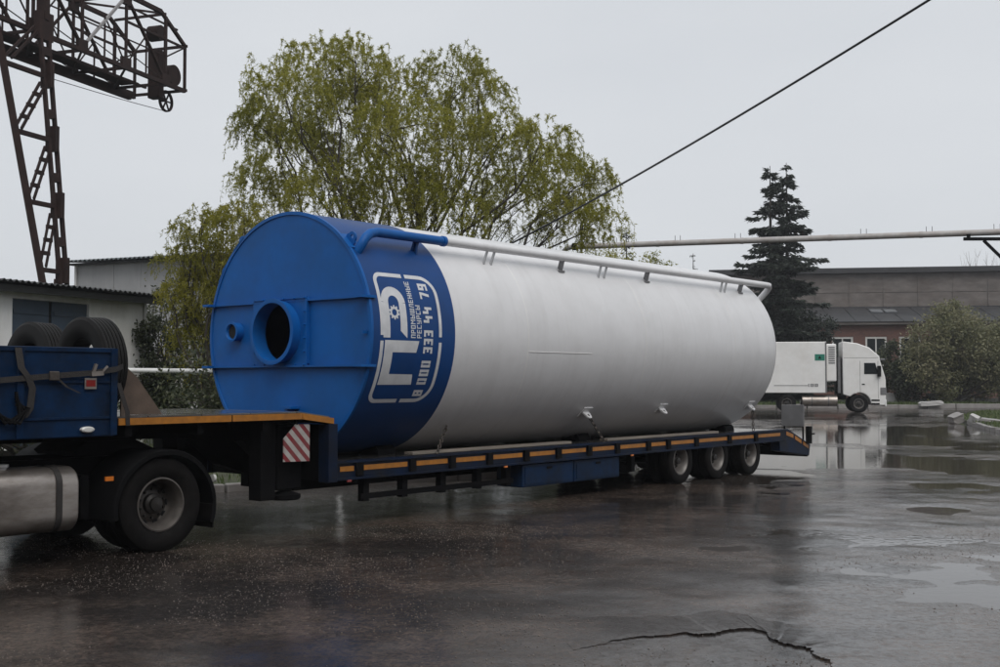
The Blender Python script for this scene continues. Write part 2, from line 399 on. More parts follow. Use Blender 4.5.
class MB:
    def __init__(s):
        s.v, s.f, s.m = [], [], []

    def add(s, vs, fs, m=0):
        b = len(s.v)
        s.v += [tuple(x) for x in vs]
        s.f += [tuple(i + b for i in q) for q in fs]
        s.m += [m] * len(fs)
        return s

    def box(s, x0, x1, y0, y1, z0, z1, m=0):
        vs = [(x, y, z) for x in (x0, x1) for y in (y0, y1) for z in (z0, z1)]
        return s.add(vs, [(0, 1, 3, 2), (4, 6, 7, 5), (0, 4, 5, 1), (2, 3, 7, 6), (0, 2, 6, 4), (1, 5, 7, 3)], m)

    def beam(s, p, q, w, h, up=(0, 0, 1), m=0):
        p, q = Vector(p), Vector(q)
        d = (q - p).normalized(); up = Vector(up)
        sd_ = d.cross(up)
        if sd_.length < 1e-4: sd_ = d.cross(Vector((1, 0, 0)))
        sd_.normalize(); u2 = sd_.cross(d)
        vs = []
        for c in (p, q):
            for a, b_ in ((-1, -1), (1, -1), (1, 1), (-1, 1)):
                vs.append(c + sd_ * (a * w / 2) + u2 * (b_ * h / 2))
        return s.add(vs, [(0, 1, 2, 3), (7, 6, 5, 4), (0, 4, 5, 1), (1, 5, 6, 2), (2, 6, 7, 3), (3, 7, 4, 0)], m)

    def tube(s, path, r, n=10, caps=True, m=0):
        path = [Vector(p) for p in path]
        k = len(path)
        rs = list(r) if isinstance(r, (list, tuple, np.ndarray)) else [r] * k
        up = Vector((0, 0, 1)); prev = None
        b = len(s.v); fs = []
        for i, p in enumerate(path):
            d = (path[min(i + 1, k - 1)] - path[max(i - 1, 0)])
            d = d.normalized() if d.length > 1e-9 else Vector((0, 0, 1))
            if prev is None:
                a = d.cross(up)
                if a.length < 1e-3: a = d.cross(Vector((1, 0, 0)))
            else:
                a = prev - d * prev.dot(d)
            a.normalize(); prev = a
            c = d.cross(a)
            for j in range(n):
                t = 2 * PI * j / n
                s.v.append(tuple(p + a * (math.cos(t) * rs[i]) + c * (math.sin(t) * rs[i])))
        for i in range(k - 1):
            for j in range(n):
                j2 = (j + 1) % n
                fs.append((b + i * n + j, b + i * n + j2, b + (i + 1) * n + j2, b + (i + 1) * n + j))
        if caps:
            fs.append(tuple(b + j for j in reversed(range(n))))
            fs.append(tuple(b + (k - 1) * n + j for j in range(n)))
        s.f += fs; s.m += [m] * len(fs)
        return s

    def lathe(s, prof, n=32, axis='y', c=(0, 0, 0), closed=False, m=0):
        """prof: list of (radius, position along axis)"""
        b = len(s.v); k = len(prof); fs = []
        for r, t in prof:
            for j in range(n):
                a = 2 * PI * j / n
                p, q = r * math.cos(a), r * math.sin(a)
                if axis == 'y': s.v.append((c[0] + p, c[1] + t, c[2] + q))
                elif axis == 'x': s.v.append((c[0] + t, c[1] + p, c[2] + q))
                else: s.v.append((c[0] + p, c[1] + q, c[2] + t))
        for i in range(k if closed else k - 1):
            i2 = (i + 1) % k
            for j in range(n):
                j2 = (j + 1) % n
                fs.append((b + i * n + j, b + i2 * n + j, b + i2 * n + j2, b + i * n + j2))
        s.f += fs; s.m += [m] * len(fs)
        return s

    def prism(s, pts, a0, a1, axis='y', m=0):
        """extrude a 2-D outline; axis 'y': pts are (x,z), 'x': pts are (y,z), 'z': pts are (x,y)"""
        n = len(pts)
        def P(p, t):
            return {'y': (p[0], t, p[1]), 'x': (t, p[0], p[1]), 'z': (p[0], p[1], t)}[axis]
        vs = [P(p, a0) for p in pts] + [P(p, a1) for p in pts]
        fs = [tuple(range(n)), tuple(reversed(range(n, 2 * n)))]
        fs += [(i, i + n, (i + 1) % n + n, (i + 1) % n) for i in range(n)]
        return s.add(vs, fs, m)

    def disc(s, c, r, n=24, axis='y', m=0):
        vs = []
        for j in range(n):
            a = 2 * PI * j / n
            p, q = r * math.cos(a), r * math.sin(a)
            vs.append({'y': (c[0] + p, c[1], c[2] + q), 'x': (c[0], c[1] + p, c[2] + q), 'z': (c[0] + p, c[1] + q, c[2])}[axis])
        return s.add(vs, [tuple(range(n))], m)

    def build(s, name, mats, parent=None, smooth=True, angle=35, bev=0.0, origin=None):
        me = bpy.data.meshes.new(name)
        off = Vector((0, 0, 0))
        if parent is not None: off = OFF.get(parent.name, off)
        if origin is not None: off = Vector(origin)
        vs = np.array(s.v, dtype=float) - np.array(off)
        me.from_pydata(vs.tolist(), [], s.f)
        if not isinstance(mats, (list, tuple)): mats = [mats]
        for mm in mats: me.materials.append(M[mm] if isinstance(mm, str) else mm)
        if len(mats) > 1: me.polygons.foreach_set('material_index', s.m)
        if smooth:
            me.polygons.foreach_set('use_smooth', [True] * len(me.polygons))
            try: me.set_sharp_from_angle(angle=R_(angle))
            except Exception: pass
        me.update()
        o = bpy.data.objects.new(name, me)
        COL.objects.link(o)
        if parent is not None: o.parent = parent
        elif origin is not None: o.location = origin
        if bev:
            md = o.modifiers.new('bevel', 'BEVEL'); md.width = bev; md.segments = 2; md.limit_method = 'ANGLE'; md.angle_limit = R_(40)
        return o


def fix_normals(o):
    import bmesh
    bm = bmesh.new(); bm.from_mesh(o.data)
    bmesh.ops.recalc_face_normals(bm, faces=bm.faces)
    bm.to_mesh(o.data); bm.free()


def np_mesh(name, V, quads, mat, parent=None, smooth=False):
    me = bpy.data.meshes.new(name)
    V = np.ascontiguousarray(V, dtype=np.float32); Q = np.ascontiguousarray(quads, dtype=np.int32)
    nq, k = Q.shape
    me.vertices.add(len(V)); me.vertices.foreach_set('co', V.ravel())
    me.loops.add(nq * k); me.loops.foreach_set('vertex_index', Q.ravel())
    me.polygons.add(nq)
    me.polygons.foreach_set('loop_start', np.arange(0, nq * k, k, dtype=np.int32))
    me.polygons.foreach_set('loop_total', np.full(nq, k, dtype=np.int32))
    if smooth: me.polygons.foreach_set('use_smooth', np.ones(nq, dtype=bool))
    me.materials.append(M[mat] if isinstance(mat, str) else mat)
    me.update(calc_edges=True)
    o = bpy.data.objects.new(name, me)
    COL.objects.link(o)
    if parent is not None: o.parent = parent
    return o


def leaves(P, D, L, W):
    """diamond leaves: P base points, D unit directions, L lengths, W widths -> verts, quads"""
    n = len(P)
    rnd = rng.normal(size=(n, 3))
    side = np.cross(D, rnd); side /= np.linalg.norm(side, axis=1, keepdims=True) + 1e-9
    L = np.broadcast_to(L, n)[:, None]; W = np.broadcast_to(W, n)[:, None]
    mid = P + D * L * 0.45
    V = np.stack([P, mid + side * W / 2, P + D * L, mid - side * W / 2], 1).reshape(-1, 3)
    Q = np.arange(4 * n).reshape(n, 4)
    return V, Q


def at(x, y, Y):
    """world point seen in the photograph's pixel (x, y) at distance Y in front of the camera"""
    c, s_ = math.cos(PITCH), math.sin(PITCH)
    u, v = (x - 500) / F_PX, (333.5 - y) / F_PX
    k = Y / (c - v * s_)
    return Vector((u * k, Y, EYE + (s_ + v * c) * k))


def vnoise(x, y, seed=0):
    xi, yi = np.floor(x).astype(np.int64), np.floor(y).astype(np.int64)
    xf, yf = x - xi, y - yi
    def h(a, b):
        n = (a * 374761393 + b * 668265263 + seed * 974711) & 0x7fffffff
        n = ((n ^ (n >> 13)) * 1274126177) & 0x7fffffff
        return ((n ^ (n >> 16)) & 0xffff) / 65535.0
    u, v = xf * xf * (3 - 2 * xf), yf * yf * (3 - 2 * yf)
    return (h(xi, yi) * (1 - u) + h(xi + 1, yi) * u) * (1 - v) + (h(xi, yi + 1) * (1 - u) + h(xi + 1, yi + 1) * u) * v


def fbm(x, y, oct=4, seed=0):
    t = 0; a = 0.5
    for i in range(oct):
        t = t + a * (vnoise(x * 2 ** i, y * 2 ** i, seed + i) - 0.5); a *= 0.5
    return t


# ------------------------------------------------------------------ ground: one sheet to the horizon with shallow hollows
def ground_h(x, y):
    h = 0.040 * fbm(x / 2.6 + 3.1, y / 3.1 + 1.7, 5, 5) + 0.030 * fbm(x / 9.0 + 0.4, y / 8.0 + 2.9, 2, 12)
    h = h + 0.019 * fbm(x / 0.75, y / 0.75, 4, 31)
    near = np.exp(-(((y - 5.5) / 8.0) ** 2)) * np.exp(-((x - 0.5) / 12.0) ** 2)
    fall = np.clip((y - 17) / 14, 0, 1) * 0.009
    return h + 0.009 * near + 0.004 - fall


def make_ground():
    rad = np.concatenate([np.geomspace(0.8, 4.5, 24, endpoint=False), np.geomspace(4.5, 80, 560, endpoint=False), np.geomspace(80, 2500, 40)])
    ang = np.concatenate([np.linspace(-R_(34), R_(34), 330, endpoint=False), np.linspace(R_(34), 2 * PI - R_(34), 60, endpoint=False)])
    A, Rr = np.meshgrid(ang, rad)
    x, y = Rr * np.sin(A), Rr * np.cos(A)
    z = ground_h(x, y)
    z = np.where(Rr > 90, 0.0, z)
    V = np.stack([x, y, z], -1).reshape(-1, 3)
    nr, na = A.shape
    i = np.arange(nr - 1)[:, None] * na; j = np.arange(na)[None]; j2 = (j + 1) % na
    Q = np.stack([i + j, i + j2, i + na + j2, i + na + j], -1).reshape(-1, 4)[:, ::-1]
    V = np.concatenate([V, [[0, 0, 0]]])
    o = np_mesh('ground', V, Q, 'asphalt', smooth=True)
    tag(o, kind='structure')
    # closing fan under the camera
    mb = MB()
    pts = [(0.82 * math.sin(t), 0.82 * math.cos(t), -0.012) for t in np.linspace(0, 2 * PI, 24, endpoint=False)]
    mb.add(pts, [tuple(reversed(range(24)))])
    tag(mb.build('ground_underfoot', 'asphalt', smooth=False), kind='structure')
    # standing water fills the hollows
    mb = MB()
    mb.add([(-60, 3, 0), (60, 3, 0), (60, 62, 0), (-60, 62, 0)], [(0, 1, 2, 3)])
    tag(mb.build('puddle_water', 'water', smooth=False), kind='structure')


make_ground()

# worn-through asphalt: the upper layer ends in a jagged broken edge that faces the camera
def broken_layer():
    edge = [(0.50, 7.93), (0.65, 8.03), (0.80, 8.20), (0.96, 8.28), (1.15, 8.30), (1.32, 8.40), (1.42, 8.34), (1.52, 8.37), (1.66, 8.50), (1.85, 8.57), (1.93, 8.40), (1.90, 8.22), (1.95, 8.05),
            (2.04, 7.98), (2.09, 7.90), (2.06, 7.70), (2.12, 7.53), (2.05, 7.25), (2.07, 6.95), (2.0, 6.5), (1.95, 6.0)]
    fine = []
    for (a, b) in zip(edge[:-1], edge[1:]):
        for t in np.linspace(0, 1, 7, endpoint=False):
            fine.append((a[0] + (b[0] - a[0]) * t + random.uniform(-.014, .014), a[1] + (b[1] - a[1]) * t + random.uniform(-.018, .018)))
    fine.append(edge[-1])
    n = len(fine)
    vs, fs = [], []
    rings = [(0.0, -.05), (0.0, 1.0), (.02, 1.0), (.10, .85), (.3, .55), (.6, .2), (.95, -.45)]
    cx, cy = 1.0, 6.6
    for i, (x, y) in enumerate(fine):
        t = i / (n - 1); w_ = min(1, max(0, (t - .42) / .4)); w_ = w_ * w_ * (3 - 2 * w_)
        d = Vector((-.15 + 1.1 * w_, 1 - .8 * w_)).normalized()
        H = .013 * min(1, 3.2 * t) * min(1, 6 * (1 - t)) + .002
        for (o, k) in rings:
            X, Y = x + d.x * o, y + d.y * o
            g = float(ground_h(np.array([X]), np.array([Y]))[0])
            vs.append((X, Y, g + H * k if k != -.05 else g - .05))
    m = len(rings)
    for i in range(n - 1):
        for k in range(m - 1):
            fs.append((i * m + k, (i + 1) * m + k, (i + 1) * m + k + 1, i * m + k + 1))
    mb = MB(); mb.add(vs, fs)
    o = mb.build('asphalt_layer', 'asphalt', smooth=True, angle=50)
    tag(o, kind='structure')


broken_layer()


def gravel():
    n = 60000
    y = 5.2 + 9.5 * rng.random(n) ** 1.5
    x = (rng.random(n) - 0.5) * 1.05 * y
    keep = fbm(x / 1.5, y / 1.3, 4, 77) - .008 * x + 0.07 * rng.normal(size=n) > 0.05
    x, y = x[keep], y[keep]; n = len(x)
    r = 0.0022 + 0.0062 * rng.random(n) ** 3
    z = np.maximum(ground_h(x, y), -0.002)
    base = np.array([(1, 0, 0), (0, 1, 0), (-1, 0, 0), (0, -1, 0), (0, 0, 0.8), (0, 0, -0.6)], float)
    tri = np.array([(0, 1, 4), (1, 2, 4), (2, 3, 4), (3, 0, 4), (1, 0, 5), (2, 1, 5), (3, 2, 5), (0, 3, 5)])
    a = rng.random(n) * 2 * PI
    jit = 0.7 + 0.6 * rng.random((n, 6, 3))
    B = base[None] * jit
    ca, sa = np.cos(a)[:, None], np.sin(a)[:, None]
    Bx = B[..., 0] * ca - B[..., 1] * sa; By = B[..., 0] * sa + B[..., 1] * ca
    V = np.stack([x[:, None] + Bx * r[:, None], y[:, None] + By * r[:, None], z[:, None] + 0.3 * r[:, None] + B[..., 2] * r[:, None]], -1).reshape(-1, 3)
    T = (tri[None] + (np.arange(n) * 6)[:, None, None]).reshape(-1, 3)
    tag(np_mesh('gravel', V, T, 'pebble'), 'loose wet pebbles scattered over the asphalt in the foreground', 'gravel', kind='stuff')


gravel()


# ------------------------------------------------------------------ verge, island, kerbs
def verge(name, pts, z=0.10):
    mb = MB()
    n = len(pts)
    mb.add([(x, y, z) for x, y in pts] + [(x, y, -0.15) for x, y in pts], [tuple(range(n))] + [(i, i + n, (i + 1) % n + n, (i + 1) % n) for i in range(n)])
    o = mb.build(name, 'soil', smooth=False)
    fix_normals(o)
    return tag(o, kind='structure')


VERGE = [(-26, 6.0), (-9.3, 16.2), (-4.5, 19.2), (0.13, 21.9), (2.6, 25.2), (4.4, 30), (5.0, 36), (3.6, 42), (0, 46), (-40, 60), (-60, 40)]
verge('verge', VERGE)
ISLE = [(18.7, 45.5), (16.6, 37.0), (18.5, 31.5), (40, 24), (60, 40), (60, 64), (34, 67.5), (26.2, 63.5), (21.6, 55.0), (19.8, 49.5)]
verge('grass_island', ISLE)
FARV = [(6, 76.0), (24, 76.2), (34, 77.5), (60, 78), (120, 80), (120, 125), (0, 125)]
verge('far_verge', FARV, 0.14)


def kerb_line(name, pts, w=0.16, h=0.16, step=1.0, jitter=0.02, skip=()):
    root = bpy.data.objects.new(name, None); COL.objects.link(root); root.location = (pts[0][0], pts[0][1], 0)
    tag(root, kind='structure')
    OFF[root.name] = Vector((pts[0][0], pts[0][1], 0))
    k = 0
    for a, b in zip(pts[:-1], pts[1:]):
        a, b = Vector((*a, 0)), Vector((*b, 0)); d = b - a; n = max(1, int(d.length / step))
        for i in range(n):
            k += 1
            if k in skip: continue
            p, q = a + d * (i / n), a + d * ((i + 1) / n)
            e = (q - p).normalized() * 0.012
            zz = Vector((0, 0, h / 2 - 0.03 + random.uniform(-jitter, jitter)))
            j1 = Vector((random.uniform(-jitter, jitter), random.uniform(-jitter, jitter), random.uniform(-jitter, jitter) * .6))
            MB().beam(p + e + zz + j1, q - e + zz - j1, w, h + 0.06).build('kerb_stone', 'kerb', root, smooth=False, bev=0.02)


kerb_line('verge_kerb', [(-9.3, 16.1), (-4.5, 19.1), (0.13, 21.8), (2.6, 25.1), (4.4, 29.9), (5.0, 36)])
kerb_line('island_kerb', [(19.7, 49.4), (18.6, 45.4), (16.5, 36.9), (18.4, 31.4)], w=0.18, h=0.15, jitter=0.03, skip=(1, 2, 3))
kerb_line('far_kerb', [(10, 75.9), (24, 76.1), (34, 77.4), (52, 77.8)], w=0.3, h=0.24, step=2.0, jitter=0.05)


def grass(name, label, poly, n, z0, hmin, hmax):
    xs = [p[0] for p in poly]; ys = [p[1] for p in poly]
    P = []
    px, py = np.array(xs), np.array(ys)
    m = n * 4
    X = rng.uniform(min(xs), max(xs), m); Y = rng.uniform(min(ys), max(ys), m)
    ins = np.zeros(m, bool)
    j = len(xs) - 1
    for i in range(len(xs)):
        c = ((py[i] > Y) != (py[j] > Y)) & (X < (px[j] - px[i]) * (Y - py[i]) / (py[j] - py[i] + 1e-9) + px[i])
        ins ^= c; j = i
    ins &= np.abs(X) < 0.52 * Y + 3
    X, Y = X[ins][:n], Y[ins][:n]
    P = np.stack([X, Y, np.full(len(X), z0 - 0.01)], 1)
    D = np.stack([rng.normal(0, .35, len(X)), rng.normal(0, .35, len(X)), np.ones(len(X))], 1); D /= np.linalg.norm(D, axis=1, keepdims=True)
    V, Q = leaves(P, D, rng.uniform(hmin, hmax, len(X)), rng.uniform(.02, .05, len(X)))
    tag(np_mesh(name, V, Q, 'grass'), label, 'grass', kind='stuff')


grass('grass', 'wet green grass on the kerbed island at the right edge', ISLE, 26000, 0.10, 0.08, 0.22)
grass('grass', 'thin grass on the verge behind the trailer', VERGE, 14000, 0.10, 0.06, 0.2)
grass('grass', 'grass strip along the far kerb below the bushes', [(6, 76.4), (60, 78.4), (60, 90), (6, 90)], 16000, 0.14, 0.12, 0.35)


# broken kerb chunks piled at the island's tip
def chunk(label, c, size, rot, mat='kerb'):
    import bmesh
    bm = bmesh.new()
    bmesh.ops.create_cube(bm, size=1.0)
    bmesh.ops.subdivide_edges(bm, edges=bm.edges[:], cuts=2, use_grid_fill=True)
    for v in bm.verts:
        v.co *= 1 - 0.12 * (v.co.length - 0.5)
        v.co += Vector((random.uniform(-.05, .05), random.uniform(-.05, .05), random.uniform(-.05, .05)))
        v.co = Vector((v.co.x * size[0], v.co.y * size[1], v.co.z * size[2]))
    me = bpy.data.meshes.new('concrete_chunk'); bm.to_mesh(me); bm.free()
    me.materials.append(M[mat])
    o = bpy.data.objects.new('concrete_chunk', me); COL.objects.link(o)
    o.location = c; o.rotation_euler = rot
    tag(o, label, 'rubble', 'broken kerb pieces at the tip of the grass island')


chunk('largest pale kerb lump tilted up at the tip of the grass island', (19.0, 48.6, 0.22), (0.55, 0.38, 0.36), (0.2, -0.35, 0.3))
chunk('broken kerb lump leaning upright just right of the tilted one', (19.25, 47.4, 0.20), (0.36, 0.32, 0.44), (0.3, 0.5, -0.6), 'whitewash')
chunk('long broken kerb piece lying rightmost in the heap', (19.55, 46.4, 0.14), (0.8, 0.32, 0.28), (0.1, 0.12, -0.5))
chunk('dislodged kerb stone lying on top of the far kerb', (28.2, 76.3, 0.30), (1.5, 0.4, 0.28), (0.05, -0.06, 0.1), 'whitewash')
# ------------------------------------------------------------------ the rig's own frame: x = along the trailer to its rear, y = away from the camera's side
TH = 0.690448
RZ = PI / 2 - TH
CX, CY = -2.809, 15.258


def rig(name, label, cat, o=(0, 0, 0), group=None):
    """a thing whose parts are given in the rig frame; its Empty stands at o in that frame"""
    c, s_ = math.cos(RZ), math.sin(RZ)
    loc = (CX + c * o[0] - s_ * o[1], CY + s_ * o[0] + c * o[1], o[2])
    return thing(name, label, cat, loc, RZ, group, origin=o)


def wheel(parent, c, R, W, side=-1, rim='rim_grey', dual=True, holes=10, rr=0.56, name='wheel'):
    """a lorry wheel about the y axis; side -1: outer face towards -y"""
    w = sub_empty(name, parent, c)
    def tyre(y0):
        h = W / 2
        prof = [(R * rr, -h * .72), (R * .66, -h * .93), (R * .80, -h), (R * .93, -h * .95), (R * .985, -h * .80), (R, -h * .62),
                (R, -h * .38), (R * .972, -h * .36), (R * .972, -h * .30), (R, -h * .28), (R, -h * .05), (R * .972, -h * .03), (R * .972, h * .03), (R, h * .05),
                (R, h * .28), (R * .972, h * .30), (R * .972, h * .36), (R, h * .38), (R, h * .62), (R * .985, h * .80), (R * .93, h * .95), (R * .80, h), (R * .66, h * .93), (R * rr, h * .72)]
        MB().lathe([(r, t + y0) for r, t in prof], 40).build('tyre', 'rubber', w)
    tyre(0)
    if dual: tyre(-side * (W + 0.035))
    s_ = side
    h = W / 2
    # dished steel rim: outer lip, well, disc
    depth = 0.62 if dual else 0.25
    prof = [(R * rr + .004, h * .70), (R * rr + .004, h * .82), (R * rr - .012, h * .84), (R * rr - .022, h * .70), (R * rr - .045, h * .40), (R * rr - .05, -h * depth * .5),
            (R * rr - .07, -h * depth), (R * .40, -h * depth - .01), (R * .30, -h * depth + .02), (R * .27, -h * depth + .03), (0.0005, -h * depth + .03)]
    MB().lathe([(max(r, .0005), s_ * t) for r, t in prof], 36).build('rim', rim, w)
    mb = MB()
    yh = -h * depth
    mb.lathe([(R * .22, s_ * (yh + .03)), (R * .215, s_ * (yh + .08)), (R * .15, s_ * (yh + .10)), (R * .14, s_ * (yh + .13)), (0.0005, s_ * (yh + .14))], 24)
    for k in range(10):
        a = 2 * PI * (k + .5) / 10
        x, z = math.cos(a) * R * .30, math.sin(a) * R * .30
        mb.tube([(x, s_ * (yh + .02), z), (x, s_ * (yh + .055), z)], 0.014, 6)
    mb.build('hub', 'hub', w)
    for k in range(holes):
        a = 2 * PI * k / holes
        x, z = math.cos(a) * R * .425, math.sin(a) * R * .425
        m2 = MB(); m2.tube([(x, s_ * (yh - .004), z), (x, s_ * (yh + .004), z)], R * .065, 12)
        m2.build('hand_hole', 'void', w)
    return w


YN = -1.275   # near side plane of the trailer
# ------------------------------------------------------------------ low-bed semi-trailer
tr = rig('low_bed_trailer', 'dirty blue low bed semi trailer with orange side tape carrying the silo', 'trailer', (4.0, 0, 0))


def side_beam(y, s_):
    """a channel with flanges; s_ = outward direction"""
    mb = MB()
    mb.box(-0.30, 12.0, min(y, y - s_ * .02), max(y, y - s_ * .02), 0.625, 0.805)
    mb.box(-0.30, 12.0, min(y + s_ * .03, y - s_ * .12), max(y + s_ * .03, y - s_ * .12), 0.805, 0.83)
    mb.box(-0.30, 12.0, min(y + s_ * .03, y - s_ * .12), max(y + s_ * .03, y - s_ * .12), 0.60, 0.625)
    return mb


nb = side_beam(-1.25, -1).build('side_beam', 'trailer_blue', tr, smooth=False)
fb = side_beam(1.25, 1).build('side_beam', 'trailer_blue', tr, smooth=False)
pockets = [0.13, 1.08, 1.86, 2.65, 3.49, 4.28, 5.09, 5.88, 6.82, 7.46, 8.42, 9.64, 10.7]
pk = None
for sy in (-1, 1):
    for u in pockets:
        o = MB().box(u - .055, u + .055, min(sy * 1.252, sy * 1.288), max(sy * 1.252, sy * 1.288), 0.64, 0.80).build('stake_pocket', 'dark_frame', tr, smooth=False)
ends = [-0.27] + pockets + [11.85]
for a, b in zip(ends[:-1], ends[1:]):
    z0 = 0.705
    for sy in (-1, 1):
        MB().box(a + .085, b - .085, min(sy * 1.2515, sy * 1.2575), max(sy * 1.2515, sy * 1.2575), z0, z0 + .062).build('reflective_tape', 'tape', tr, smooth=False)
# deck: bays of plate with visible joints
for k in range(13):
    a = -0.28 + k * .945
    b = a + .935
    MB().box(a, b, -1.125, 1.125, 0.795, 0.822 + 0.003 * (k % 2)).build('deck_plate', 'deck', tr, smooth=False)
for k in range(14):
    u = 0.2 + k * .9
    if 7.4 < u < 11: continue
    MB().box(u - .04, u + .04, -1.12, 1.12, 0.63, 0.794).build('cross_member', 'dark_frame', tr, smooth=False)
for y in (-.45, .45):
    mb = MB(); mb.box(-.3, 12.0, y - .08, y + .08, 0.44, 0.62)
    mb.build('main_beam', 'dark_frame', tr, smooth=False)
# gooseneck
mb = MB()
mb.prism([(-5.6, 1.372), (-5.6, 1.435), (-0.80, 1.435), (-0.30, 1.365), (-0.30, 1.29), (-0.80, 1.372)], -1.25, 1.25)
gn = mb.build('gooseneck_deck', 'dark_frame', tr, smooth=False)
for k in range(7):
    a = -5.55 + k * .675
    MB().box(a, a + .66, -1.19, 1.19, 1.437, 1.452 + .003 * (k % 2)).build('deck_plate', 'deck', tr, smooth=False)
mb = MB(); mb.beam((-0.79, 0, 1.447), (-0.31, 0, 1.381), 2.38, 0.012); mb.build('deck_plate', 'deck', tr, smooth=False)
for sy in (-1, 1):
    for a, b in ((-5.5, -4.62), (-4.6, -3.27), (-3.25, -1.83), (-1.81, -.80)):
        MB().box(a, b, min(sy * 1.2515, sy * 1.262), max(sy * 1.2515, sy * 1.262), 1.365, 1.436).build('reflective_tape', 'tape', tr, smooth=False)
    MB().prism([(-.79, 1.364), (-.79, 1.434), (-.295, 1.366), (-.295, 1.296)], sy * 1.2515, sy * 1.262).build('reflective_tape', 'tape', tr, smooth=False)
for y in (-.5, .5):
    MB().prism([(-5.5, 1.37), (-5.5, 1.20), (-2.0, 1.17), (-1.15, 1.10), (-.72, .75), (-.346, .62), (-.346, 1.29), (-.8, 1.371)], y - .09, y + .09).build('gooseneck_beam', 'dark_frame', tr, smooth=False)
for u in (-4.9, -4.0, -3.1, -2.2, -1.3):
    MB().box(u - .04, u + .04, -1.2, 1.2, 1.24, 1.371).build('cross_member', 'dark_frame', tr, smooth=False)
MB().box(-.345, -.302, -1.24, 1.24, .60, 1.288).build('gooseneck_wall', 'dark_frame', tr, smooth=False)
for sy in (-1, 1):
    MB().box(-.40, -.25, min(sy * 1.10, sy * 1.283), max(sy * 1.10, sy * 1.283), .585, 1.294).build('corner_post', 'trailer_blue', tr, smooth=False, bev=.008)
# landing legs
for sy in (-1, 1):
    lg = MB().box(-1.27, -1.05, min(sy * .86, sy * 1.08), max(sy * .86, sy * 1.08), .42, 1.36).build('landing_leg', 'dark_frame', tr, smooth=False, bev=.01)
    m2 = MB(); m2.box(-1.0, -.62, min(sy * .80, sy * 1.05), max(sy * .80, sy * 1.05), .52, 1.30)
    m2.build('hydraulic_box', 'dark_frame', tr, smooth=False, bev=.02)
    m2 = MB(); m2.lathe([(.17, .40), (.19, .42), (.19, .46), (.08, .5), (.08, .6)], 20, 'z', (-.80, sy * .95, 0)); m2.disc((-.80, sy * .95, .40), .17, 20, 'z')
    m2.build('leg_foot', 'black', tr)
# chevron boards
for sy in (-1, 1):
    cb = MB()
    cb.prism([(-1.04, .87), (-.64, .86), (-.64, 1.30), (-.86, 1.305), (-1.04, 1.14)], sy * 1.20, sy * 1.212)
    ch = cb.build('chevron_board', 'chevron', tr, smooth=False)
    tag(ch, 'red and white diagonally striped warning board')
    MB().beam((-.84, sy * 1.19, 1.30), (-.84, sy * 1.19, 1.40), .05, .02).build('board_bracket', 'dark_frame', tr, smooth=False)
# front box with side boards
for sy in (-1, 1):
    sb = MB()
    y0, y1 = sorted((sy * 1.225, sy * 1.268))
    sb.box(-5.6, -3.29, y0, y1, 1.26, 2.155)
    pn = sb.build('side_panel', 'box_blue', tr, smooth=False, bev=.012)
    yy0, yy1 = sorted((sy * 1.268, sy * 1.292))
    for (x0, x1, z0, z1) in ((-3.36, -3.288, 1.27, 2.15), (-4.36, -4.29, 1.27, 2.15), (-5.59, -5.52, 1.27, 2.15)):
        MB().box(x0, x1, yy0, yy1, z0, z1).build('panel_rib', 'box_blue', pn, smooth=False).location = (0, 0, 0)
    for (x0, x1, z0, z1) in ((-5.51, -4.365, 1.44, 1.462), (-4.285, -3.365, 1.44, 1.462), (-5.51, -4.365, 2.11, 2.15), (-4.285, -3.365, 2.11, 2.15), (-4.285, -3.365, 1.80, 1.822)):
        MB().box(x0, x1, yy0 if sy > 0 else yy0 + .008, yy1 - (.008 if sy > 0 else 0), z0, z1).build('panel_rib', 'box_blue', pn, smooth=False)
for o in list(bpy.data.objects):
    if o.name.startswith('panel_rib') and o.parent:
        o.location = -OFF[tr.name]
MB().box(-3.33, -3.29, -1.224, 1.224, 1.455, 2.14).build('rear_panel', 'box_blue', tr, smooth=False)
MB().box(-5.6, -5.56, -1.224, 1.224, 1.455, 2.5).build('front_panel', 'box_blue', tr, smooth=False)
lp = MB(); lp.lathe([(.0005, -1.318), (.03, -1.316), (.042, -1.305), (.042, -1.26)], 16, 'y', (0, 0, 0))
o = lp.build('side_lamp', 'white_lens', tr, origin=(0, 0, 0)); o.scale = (1.7, 1, .75); o.location = Vector((-3.62, 0, 1.335)) - OFF[tr.name]
MB().box(-3.66, -3.53, -1.300, -1.292, 1.74, 1.85).build('reflector_plate', 'alu', tr, smooth=False)
MB().box(-3.645, -3.545, -1.304, -1.3005, 1.765, 1.83).build('reflector_lens', 'red_lens', tr, smooth=False)
hk = MB(); hk.beam((-3.60, -1.31, 1.89), (-3.47, -1.31, 1.90), .04, .045); hk.beam((-3.58, -1.32, 1.91), (-3.55, -1.32, 1.99), .025, .03); hk.beam((-3.47, -1.315, 1.92), (-3.42, -1.315, 1.97), .015, .022)
hk.build('latch', 'alu', tr, smooth=False)
hs = MB()
for k in range(4):
    hs.tube([(-4.55 - .05 * k, -1.30 - .012 * k, 1.80 - .05 * k), (-4.62, -1.33, 1.60 - .03 * k), (-4.50 + .05 * k, -1.34, 1.42), (-4.35 + .03 * k, -1.325, 1.50 + .02 * k), (-4.38, -1.31, 1.72 - .04 * k)], .017, 7)
hs.build('hanging_hoses', 'black', tr)
for u in (-.05, 3.0, 6.3):
    for sy in (-1, 1):
        MB().box(u - .035, u + .035, min(sy * 1.262, sy * 1.28), max(sy * 1.262, sy * 1.28), .575, .60).build('marker_light', 'red_lens' if u < 0 else 'amber_lens', tr, smooth=False)
